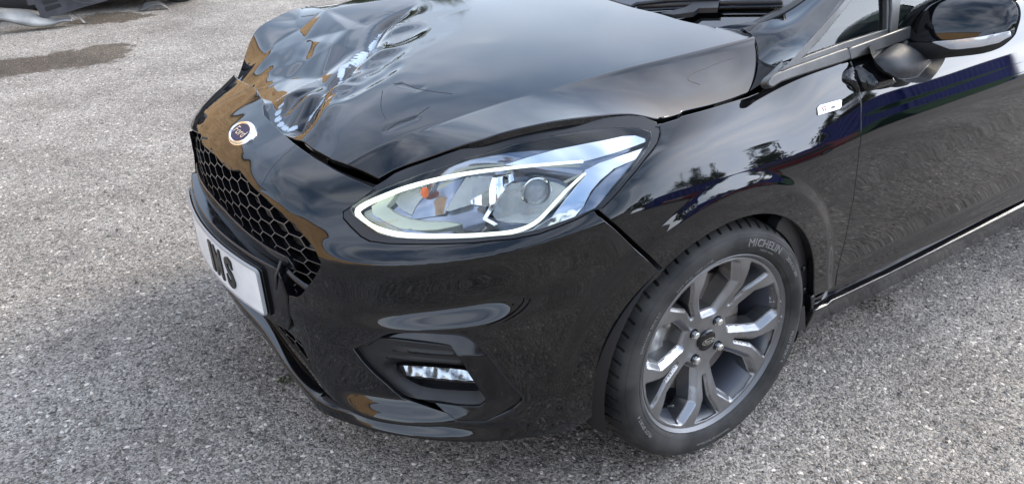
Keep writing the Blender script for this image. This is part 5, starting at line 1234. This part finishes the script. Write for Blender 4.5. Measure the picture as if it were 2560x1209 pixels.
# skirt for the far side and rear quarters
panel('side_skirt',BODY,[(1.706,.300),(2.95,.325),(2.95,.18),(1.712,.19)],paint,CAR,h=.04,thick=.03,lip=.002,mirror=True)
q_poly=[(2.865,.965),(2.864,.33)]+[(S_of_x(x),z) for x,z in [(3.29+.345*math.cos(R_(a)),.305+.345*math.sin(R_(a))) for a in np.linspace(178,5,30)]]+[(4.25,.25),(4.6,.25),(4.98,.28),(4.98,.95),(4.2,.99)]
smax=float(_s[-1])
q_poly=[(min(s,smax-.002),z) for s,z in q_poly]
q_poly=[(2.865,.965),(2.864,.33)]+[(S_of_x(3.29+.345*math.cos(R_(a))),.305+.345*math.sin(R_(a))) for a in np.linspace(178,5,30)]+[(4.25,.25),(smax-.3,.25),(smax-.002,.28),(smax-.002,.98),(4.2,.99)]
panel('rear_quarter',BODY,q_poly,paint,CAR,h=.04,thick=.03,lip=.003); panel('rear_quarter',BODY,q_poly,paint,CAR,h=.04,thick=.03,lip=.003,mirror=True)
# mud flap stub at the arch rear
P=[pix(u,v,y=-.862) for u,v in ZS((0,0))]; 
stub=[(1990,768),(2012,766),(2014,822),(1978,832)]
bm=bmesh.new(); p0=pix(2001,770,y=-.852); p1=pix(2003,820,y=-.842)
prism(bm,[tuple(pix(u,v,y=-.862)) for u,v in stub],(.0,.05,0)); bmobj('skirt_end_cap',bm,matte,CAR,bevel=.003)
# ------------------------------------------------------------------ glasshouse
GS=Plane((1.3,-.772,.92),(1,0,0),(0,.36,1))      # side glass plane leaning inwards
def gp(name,pts,mt,off,h=.03,thick=.008,lip=.002,Z=Z6,par=CAR,sm=0,holes=(),mir=False,**k):
    q=[GS.hit(u,v,off) for u,v in Z(*pts)]
    if sm: q=crom(q,sm,True)
    hs=[[GS.hit(u,v,off) for u,v in Z(*hh)] for hh in holes]
    return panel(name,GS,q,mt,par,h=h,off=off,thick=thick,lip=lip,holes=hs,mirror=mir,**k)
# frame trim round quarter window; continues above the picture
frame_o=[(1030,500),(1060,455),(1170,350),(1300,215),(1430,70),(1505,-25),(1600,-140),(1800,-140),(1765,40),(1752,196),(1500,290),(1300,395),(1120,470),(1060,512)]
gp('quarter_window_frame',frame_o,trim,.0,holes=[[(1212,358),(1340,225),(1480,50),(1560,-60),(1740,-60),(1738,180),(1480,262)]],lip=.003,thick=.02)
qg=gp('quarter_window',[(1200,365),(1335,220),(1480,40),(1560,-70),(1748,-70),(1745,188),(1480,270)],glass,-.012,lip=None)
# etched quarter glass note (seen as a paler far-side glass inside)
gp('belt_trim',[(1022,505),(1045,470),(1100,440),(1300,368),(1495,300),(1505,318),(1512,350),(1300,418),(1100,485),(1045,518)],trim,.010,h=.008,lip=.004,thick=.02,sm=3)
gp('door_belt_trim',[(1508,300),(1760,208),(1900,160),(2560,-90),(2560,-50),(1900,215),(1700,290),(1522,352),(1516,322)],trim,.012,h=.012,lip=.004,thick=.02)
gp('door_window_frame',[(1762,-120),(1850,-120),(1812,30),(1795,205),(1758,215),(1768,60)],trim,.006,lip=.004,thick=.02)
gp('door_window',[(1795,205),(1812,30),(1850,-120),(3400,-700),(3300,-330)],glass,-.010,h=.06,lip=None)
# A pillar: lofted body-coloured strip between windscreen edge and window frame
def loft(name,A,B,bul,mt,par=CAR,n=10,m=10,mir=False,dirv=None,first=None):
    def rs_(A):
        A=np.array(A); q=np.r_[0,np.cumsum(np.linalg.norm(np.diff(A,axis=0),axis=1))]; q/=q[-1]; return cubic(q,A)(np.linspace(0,1,60))
    A=rs_(A); B=rs_(B); k=60; m=14; V=[];F=[]
    if first is not None:
        fr_=np.array(first); q=np.r_[0,np.cumsum(np.linalg.norm(np.diff(fr_,axis=0),axis=1))]; q/=q[-1]; FC=cubic(q,fr_)(np.linspace(0,1,m+1))
    for i in range(k):
        a=A[i]; b=B[i]
        for j in range(m+1):
            t=j/m; p=a*(1-t)+b*t
            if first is not None: p0=A[0]*(1-t)+B[0]*t; w=math.exp(-(i/9.)**1.5); p=p+(FC[j]-p0)*w; 
            else: w=0
            p=p+np.array(dirv)*bul*math.sin(math.pi*t)*(1-w); V.append(p)
    for i in range(k-1):
        for j in range(m): q=i*(m+1)+j; F.append((q,q+m+1,q+m+2,q+1))
    V=np.array(V)
    if mir: V=V*[1,-1,1]
    o=mobj(name,V,F,mt,par); return o
eA=[BON0.P([BON0.hit(*Z6((p))[0])])[0] for p in ((898,560),)]
pb=Z6((912,556),(945,480),(958,400),(960,300),(935,240),(905,195))
# inner edge of pillar (windscreen side) and outer edge (frame side), climbing rearwards
scr=Plane((1.10,0,.952),(0,1,0),(1,0,.50))
def onscr(u,v,off=0.): return scr.P([scr.hit(u,v,off)],off)[0]
def ongs(u,v,off=0.): return GS.P([GS.hit(u,v,off)],off)[0]
pin=[onscr(*p) for p in Z6((870,190),(930,155),(1040,95),(1160,25),(1290,-60))]
pout=[ongs(*p,-.004) for p in Z6((1000,535),(1060,455),(1180,330),(1320,180),(1480,-10))]
print('pillar in',[p.round(3).tolist() for p in pin],'out',[p.round(3).tolist() for p in pout])
top_in=np.array([2.02,-.50,1.415]); top_out=np.array([2.0,-.60,1.385])
cutp=[pix(rear[i][0]+3,rear[i][1],y=rear2[i][1]-.004-.006*(1-i/8)**2) for i in range(9)][::-1]   # top to bottom
for mir in (False,True):
    loft('windscreen_pillar',[cutp[0],pin[2],pin[4],top_in],[cutp[-1]+np.array([.0,0,-.004]),pout[1],pout[3],top_out],.010,paint,mir=mir,dirv=(-.35,-.55,.6),first=cutp)
# cowl cover block below (dark) so no light leaks
bm=bmesh.new(); box(bm,(1.22,0,.80),(.25,1.36,.18)); bmobj('cowl',bm,void,CAR)
# windscreen
w_in=[scr.hit(*p) for p in Z6((870,190),(1040,95),(1160,25),(1290,-60))]
wpoly_=[w_in[0],w_in[1],w_in[2],w_in[3],(-.50,1.02),(.50,1.02)]+[(-a,b) for a,b in w_in[::-1]]+[(-w_in[0][0],-.12),(0,-.10),(w_in[0][0],-.12)]
scr_h=Plane((1.10,0,.952),(0,1,0),(1,0,.50),h=lambda a,b:-.10*(a/.6)**2*(1 if True else 0)*.0)
ws=panel('windscreen',scr_h,wpoly_,wglass,CAR,h=.04,thick=.005,lip=.001)
border=mat('windscreen_black_border',(.01,.01,.011),.12,coat=.5)
# ceramic edge strip
sweep('windscreen_seal',scr,[w_in[0],w_in[1],w_in[2],w_in[3],(-.50,1.02)],[(-.012,.001),(-.008,.006),(.010,.006),(.014,.0)],trim,ws)
# roof and tailgate, side glass for the rest of the car
rx=[1.98,2.3,2.8,3.3,3.65,3.85,3.95]; rz=[1.41,1.455,1.475,1.455,1.40,1.25,1.0]; rw=[.52,.56,.57,.56,.55,.60,.66]
V=[];F=[]; m=13
for x,z,w in zip(rx,rz,rw):
    for j in range(m):
        t=-1+2*j/(m-1); V.append((x,t*w,z-.045*abs(t)**2.5))
for i in range(len(rx)-1):
    for j in range(m-1): a_=i*m+j; F.append((a_,a_+m,a_+m+1,a_+1))
mobj('roof',np.array(V),F,paint,CAR)
for mir in (1,-1):
    V=[(1.45,-.735*mir,.97),(2.0,-.60*mir,1.385),(2.9,-.61*mir,1.43),(3.6,-.62*mir,1.36),(3.85,-.70*mir,1.0),(2.8,-.765*mir,.96)]
    mobj('rear_side_window',np.array(V),[(0,1,2,3,4,5)],inner,CAR,smooth=False)
mobj('floor_pan',np.array([(.15,-.55,.2),(3.9,-.7,.2),(3.9,.7,.2),(.15,.55,.2),(.45,-.62,.17),(.45,.62,.17)]),[(0,4,1,2,5,3)],void,CAR,smooth=False)
mobj('tailgate',np.array([(4.0,-.70,.3),(4.0,.70,.3),(3.96,.66,1.0),(3.96,-.66,1.0)]),[(0,1,2,3)],paint,CAR,smooth=False)
# engine bay liner below the bonnet (dark), dashboard and seats seen through glass
bm=bmesh.new(); prism(bm,[(.24,-.40,.66),(.50,-.60,.70),(.90,-.62,.70),(1.1,-.62,.70),(1.1,.62,.70),(.50,.60,.70),(.24,.40,.66)],(0,0,.02)); bmobj('engine_bay_cover',bm,void,CAR)
bm=bmesh.new(); box(bm,(1.45,0,.90),(.5,1.36,.12)); bmobj('dashboard',bm,inner,CAR,bevel=.04,seg=3)
for yy in (-.36,.36):
    bm=bmesh.new(); box(bm,(2.05,yy,.62),(.5,.5,.16)); box(bm,(2.32,yy,.95),(.14,.48,.6),Matrix.Rotation(R_(12),4,'Y')); box(bm,(2.40,yy,1.28),(.1,.26,.16)); bmobj('seat',bm,mat('seat_cloth',(.03,.03,.033),.9) if 'seat_cloth' not in MT else MT['seat_cloth'],CAR,bevel=.04,seg=3,smooth=True)
# ------------------------------------------------------------------ wiper
wp=bmesh.new(); A=[onscr(*p,.012) for p in ZW((430,75),(800,48),(1300,28),(1790,22))]; tube(wp,[tuple(p) for p in A],.0060,8,flat=1.2); wip=bmobj('windscreen_wiper',wp,matte,CAR,smooth=True)
wp=bmesh.new(); A=[onscr(*p,.012) for p in ZW((440,100),(800,82),(1000,76),(1680,66),(1790,60))]; tube(wp,[tuple(p) for p in A],.004,6); bmobj('wiper_rubber',wp,gloss,wip)
wp=bmesh.new(); prism(wp,[tuple(onscr(*p,.008)) for p in ZW((640,170),(860,120),(960,70),(1190,62),(1180,120),(1000,125),(950,160),(760,185))],(0,-.0,.012)); bmobj('wiper_arm',wp,matte,wip,bevel=.003)
wp=bmesh.new(); A=[onscr(*p,.02) for p in ZW((150,0),(290,50),(370,70),(420,40),(700,8),(1200,-10))]; tube(wp,[tuple(p) for p in A],.006,8); bmobj('windscreen_wiper',wp,matte,CAR,smooth=True)
# ------------------------------------------------------------------ door mirror
MX=1.50
def mp_(pts,x): return [tuple(pix(u,v,x=x)[1:]) for u,v in ZM(*pts)]
class Pillow:
    def __init__(s,poly,x,H,R,sk=0.,p=2.): s.poly=poly; s.x=x; s.H=H; s.R=R; s.sk=sk; s.c=np.mean(poly,0); s.p=p
    def P(s,q,off=0.):
        q=np.atleast_2d(q).astype(float); d,_,_=segdist(q,s.poly,True); ins_=inpoly(q,s.poly); t=np.clip(d/s.R,0,1)*ins_; h=s.H*(1-(1-t)**s.p)**(1/s.p)
        return np.column_stack([s.x-h+s.sk*(q[:,0]-s.c[0]),q[:,0],q[:,1]])
head=crom(mp_([(818,470),(850,330),(905,215),(1010,110),(1110,45),(1240,-20),(1500,-70),(1900,-60),(2180,10),(2265,75),(2308,165),(2318,260),(2305,360),(2290,440),(2240,510),(2130,600),(1960,660),(1600,700),(1250,730),(1050,725),(890,700),(738,602),(785,535)],MX),3,True)
# smooth dome by solving a membrane on the grid inside the outline
def membrane(name,poly,x,H,mt_list,parent,h=.004,sk=0.,split=None,power=.5):
    lo=np.min(poly,0); hi=np.max(poly,0); nx=int((hi[0]-lo[0])/h)+3; nz=int((hi[1]-lo[1])/h)+3
    X=lo[0]-h+np.arange(nx)*h; Z=lo[1]-h+np.arange(nz)*h; GXX,GZZ=np.meshgrid(X,Z,indexing='ij'); ins_=inpoly(np.stack([GXX.ravel(),GZZ.ravel()],1),poly).reshape(GXX.shape); u=np.zeros(GXX.shape)
    for it in range(2500):
        u2=.25*(np.roll(u,1,0)+np.roll(u,-1,0)+np.roll(u,1,1)+np.roll(u,-1,1))+1.; u=np.where(ins_,u2,0)
    u/=u.max(); u=np.maximum(u,0)**power
    for it in range(6): u=.25*(np.roll(u,1,0)+np.roll(u,-1,0)+np.roll(u,1,1)+np.roll(u,-1,1))*.5+.5*u
    def f(y,z):
        i=np.clip((y-X[0])/h,0,nx-1.001); j=np.clip((z-Z[0])/h,0,nz-1.001); a=i.astype(int); b=j.astype(int); fa=i-a; fb=j-b
        v=u[a,b]*(1-fa)*(1-fb)+u[a+1,b]*fa*(1-fb)+u[a,b+1]*(1-fa)*fb+u[a+1,b+1]*fa*fb; return H*v
    class S_:
        ref=(3.,-.9,1.)
        def P(s,q,off=0.):
            q=np.atleast_2d(q).astype(float); o=off(q[:,0],q[:,1]) if callable(off) else off; return np.column_stack([x-f(q[:,0],q[:,1])-o+sk*(q[:,1]-np.mean(poly,0)[1]),q[:,0],q[:,1]])
    return S_()
MS=membrane('m',head,MX,.06,None,None,power=.42,sk=.38)
cut=mp_([(780,478),(1000,482),(1440,482),(1700,462),(2000,425),(2350,370)],MX)
def above(q,ln):
    ys=[p[0] for p in ln]; zs=[p[1] for p in ln]; o=np.argsort(ys); return q[:,1]>np.interp(q[:,0],np.array(ys)[o],np.array(zs)[o])
mirror_shell=panel('door_mirror',MS,clip_poly(head,cut,True),paint,CAR,h=.004,thick=.004,lip=.001,flip=False); mirror_shell['label']='black door mirror with an indicator strip in its shell'
cut_dn=[(y,z-.003) for y,z in cut]; low=clip_poly(head,cut_dn,False)
indp=mp_([(1440,488),(1700,470),(2000,435),(2290,385),(2295,445),(2190,520),(2000,560),(1750,585),(1650,580),(1540,530)],MX)
panel('mirror_lower_shell',MS,low,matte,mirror_shell,h=.006,thick=.004,lip=.001,off=-.002)
indp=[p for p in indp]; indc=[tuple((np.array(p)-np.mean(indp,0))*.97+np.mean(indp,0)) for p in indp]
panel('mirror_indicator',MS,indc,mat('indicator_lens_clear',(.55,.57,.6),.12,metal=.4,coat=1),mirror_shell,h=.005,thick=.004,lip=.001,off=.002)
# glass side of the mirror: closed back with its glass
backp=head; mobj('mirror_back',np.array([(MX+.004+.38*(b-np.mean(head,0)[1]),a,b) for a,b in backp]),[tuple(range(len(backp)))],matte,mirror_shell,smooth=False)
bp2=[tuple((np.array(p)-np.mean(backp,0))*.86+np.mean(backp,0)) for p in backp]; mobj('mirror_glass',np.array([(MX+.010+.38*(b-np.mean(head,0)[1]),a,b) for a,b in bp2]),[tuple(range(len(bp2)))],chrome,mirror_shell,smooth=False)
# stalk
stq=[(740,600),(660,640),(570,705),(500,765),(515,830),(560,890),(640,950),(740,1000),(850,1025),(950,1018),(1050,985),(1150,870),(1255,735),(1050,725),(890,700)]
P0=BODY.P([BODY.hit(*ZM((600,900))[0])],.03)[0]; P1=pix(*ZM((1000,690))[0],x=MX-.05); av=P1-P0; av/=np.linalg.norm(av); nv=CAMP-P0; nv=nv-av*(nv@av); nv/=np.linalg.norm(nv); bv=np.cross(nv,av)
AP=Plane(P0,av,bv); st3=[AP.hit(u,v) for u,v in ZM(*stq)]; st3=[tuple(p) for p in crom(st3,3,True)]
mb=membrane('st',st3,0.,.045,None,None); hA=lambda x,y:-mb.P(np.stack([np.atleast_1d(x),np.atleast_1d(y)],1))[:,0]
AP.h=hA; AP.ref=(3.,-.9,1.)
panel('mirror_arm',AP,st3,matte,mirror_shell,h=.005,thick=.03,lip=.002)
AP0=Plane(P0,av,bv); mobj('arm_back',AP0.P(st3,-.02),[tuple(range(len(st3)))],matte,mirror_shell,smooth=False)
# swan-neck base on the door
bs=hits(BODY,ZM((280,820),(400,770),(520,740),(640,850),(700,960),(760,1020),(640,1090),(500,1130),(380,1150),(330,1050),(300,930)),.0); 
def domeoff(poly,H,R):
    return lambda s,z:(lambda d:H*np.sqrt(np.clip(1-(1-np.clip(d/R,0,1))**2,0,1)))(segdist(np.stack([s,z],1),poly,True)[0]*inpoly(np.stack([s,z],1),poly))
bsr=crom(bs,3,True); panel('mirror_base',BODY,bsr,gloss,mirror_shell,h=.006,off=domeoff(bsr,.035,.035),thick=.01,lip=.001)
bw=crom(hits(BODY,ZM((130,930),(160,880),(240,820),(265,880),(280,960),(300,1050),(320,1160),(290,1150),(240,1080),(160,1030),(128,980))),3,True)
panel('mirror_base_fairing',BODY,bw,gloss,wingo,h=.005,off=domeoff(bw,.014,.016),thick=.004,lip=.001)
# ------------------------------------------------------------------ wing badge
bx=hits(BODY,Z6((1312,692),(1308,650),(1322,635),(1440,602),(1453,604),(1452,640),(1440,655)),.0)
wb=panel('wing_badge',BODY,bx,badge_white,CAR,h=.01,off=.003,thick=.004,lip=.0006); wb['label']='small silver badge with red ST and grey Line'
o_=np.array(BODY.hit(*Z6((1330,685))[0])); x_=np.array(BODY.hit(*Z6((1448,642))[0])); y_=np.array(BODY.hit(*Z6((1326,640))[0])); ex_=(x_-o_)/np.linalg.norm(x_-o_); ey_=(y_-o_); hh_=np.linalg.norm(ey_); ey_/=hh_; wd=np.linalg.norm(x_-o_)
def wfn(x0): return lambda x,y,h: BODY.P(o_+np.outer(x+x0,ex_)+np.outer(y+.003,ey_),.0035+h)
put_text('badge_letters','ST',wfn(.002),hh_*1.02,red_ink,wb,.0006,sx=.95); put_text('badge_letters','Line',wfn(wd*.47),hh_*.60,grey_ink,wb,.0006,sx=1.0)
# ------------------------------------------------------------------ broken pieces at the far end of the grille
bm=bmesh.new(); yb=.375; P=[pix(u,v,y=yb) for u,v in ZG((52,198),(85,202),(105,285),(140,400),(175,600),(195,690),(170,715),(135,725),(118,640),(100,440))]; prism(bm,[tuple(p) for p in P],(.05,.012,0)); bmobj('broken_grille_surround',bm,gloss,CAR,bevel=.003)
bm=bmesh.new(); P=[pix(u,v,y=.30) for u,v in ZG((190,395),(230,450),(262,470),(258,520),(235,545),(248,585),(215,560),(190,520),(205,500))]; prism(bm,[tuple(p) for p in P],(.01,.004,0)); bmobj('torn_plastic',bm,mat('torn_pale_plastic',(.35,.32,.28),.7),CAR)
# stalk/screw loose by the grille corner
bm=bmesh.new(); a_=BODY.P([BODY.hit(*ZC((372,165))[0],-.01)],-.01)[0]; b_=BODY.P([BODY.hit(*ZC((328,340))[0],.0)],.004)[0]; tube(bm,[tuple(a_+[-.01,0,0]),tuple((a_+b_)/2+[-.012,0,0]),tuple(b_)],.0028,8); bmobj('loose_trim_strip',bm,trim,CAR,smooth=True)
# chrome-like lower arc in the grille corner
gc=hits(BODY,ZC((350,225),(400,280),(450,320),(492,350)),-.01); sweep('grille_corner_arc',BODY,crom(gc,6),[(-.008,-.02),(-.004,-.012),(.004,-.012),(.008,-.02)],gloss,CAR)
# gasket / dark gap filler under bonnet side edge and along the headlight
for mir in (False,True):
    sweep('bonnet_seal',BODY,[*hits(BODY,bon_gap)[::1],*[hq[i] for i in (0,)]] if False else hits(BODY,bon_gap),[(.03,-.03),(-.02,-.035)],void,CAR,mirror=mir)
# ------------------------------------------------------------------ photographer (mirrored in the bumper)
skin=mat('skin',(.42,.25,.18),.5); cloth=mat('dark_trousers',(.012,.013,.017),.8); topc=mat('grey_jacket',(.16,.17,.19),.8); shoe=mat('black_shoe',(.01,.01,.01),.4); hair=mat('dark_hair',(.02,.015,.01),.7)
def skinned(name,joints,edges,m,parent,root=0,lv=2):
    me=bpy.data.meshes.new(name); me.from_pydata([j[:3] for j in joints],edges,[]); o=bpy.data.objects.new(name,me); COL.objects.link(o); o.parent=parent
    md=o.modifiers.new('s','SKIN'); 
    for i,j in enumerate(joints): me.skin_vertices[0].data[i].radius=(j[3],j[4] if len(j)>4 else j[3])
    me.skin_vertices[0].data[root].use_root=True; me.materials.append(m); su=o.modifiers.new('u','SUBSURF'); su.levels=lv; su.render_levels=lv
    dg=bpy.context.evaluated_depsgraph_get(); m2=bpy.data.meshes.new_from_object(o.evaluated_get(dg)); o.modifiers.clear(); o.data=m2; m2.polygons.foreach_set('use_smooth',[True]*len(m2.polygons)); return o
px_,py_=-.66,-2.24
PE=empty('person',(px_,py_,0),R_(-28)); tag(PE,'standing person in dark trousers and grey jacket taking the photo, mirrored in the bumper','person')
body=skinned('body',[(0,0,.95,.13,.10),(0,.0,1.15,.13,.10),(0,.01,1.36,.15,.10),(0,.02,1.50,.055),(0,.05,1.58,.06),(0,.06,1.66,.085,.095),(0,.05,1.74,.07),(.10,0,.88,.09),(.12,.03,.50,.06),(.12,-.02,.09,.04),(.13,.14,.05,.035),(-.10,0,.88,.09),(-.13,.0,.50,.06),(-.15,-.04,.09,.04),(-.16,.12,.05,.035),(.19,.01,1.42,.055),(.25,.08,1.17,.042),(.13,.33,1.22,.032),(-.19,.01,1.42,.055),(-.25,.08,1.17,.042),(-.10,.33,1.24,.032)],
 [(0,1),(1,2),(2,3),(3,4),(4,5),(5,6),(0,7),(7,8),(8,9),(9,10),(0,11),(11,12),(12,13),(13,14),(2,15),(15,16),(16,17),(2,18),(18,19),(19,20)],cloth,PE)
body.data.materials.append(topc); body.data.materials.append(skin); body.data.materials.append(shoe)
for p in body.data.polygons:
    z=p.center.z; p.material_index=3 if z<.1 else 0 if z<.98 else (2 if (z>1.5 or (p.center.y>.28)) else 1)
for s_ in (-1,1):
    b0=Vector((.13 if s_>0 else -.10,.34,1.22)); rt=[]
    for f in range(5):
        if f<4: d0=Vector((-.02*s_*0+(f-1.5)*.016,.03,.012)); tube_p=[b0+Vector(((f-1.5)*.016,0,0)),b0+Vector(((f-1.5)*.019,.04-.003*abs(f-1.5),.02)),b0+Vector(((f-1.5)*.018,.055,.048)),b0+Vector(((f-1.5)*.016,.05,.066))]
        else: tube_p=[b0+Vector((-s_*.03,-.01,.0)),b0+Vector((-s_*.05,.02,.02)),b0+Vector((-s_*.05,.045,.035))]
        bm=bmesh.new(); tube(bm,[tuple(p) for p in tube_p],[.0095,.0085,.008,.006][:len(tube_p)],8); bmobj('finger',bm,skin,PE,smooth=True)
bm=bmesh.new(); bmesh.ops.create_uvsphere(bm,u_segments=20,v_segments=14,radius=.1,matrix=Matrix.Translation((0,.035,1.72))@Matrix.Diagonal((.95,1.1,1.0,1)))
bmesh.ops.delete(bm,geom=[v for v in bm.verts if v.co.z<1.68 and v.co.y>.06],context='VERTS'); bmobj('hair',bm,hair,PE,smooth=True)
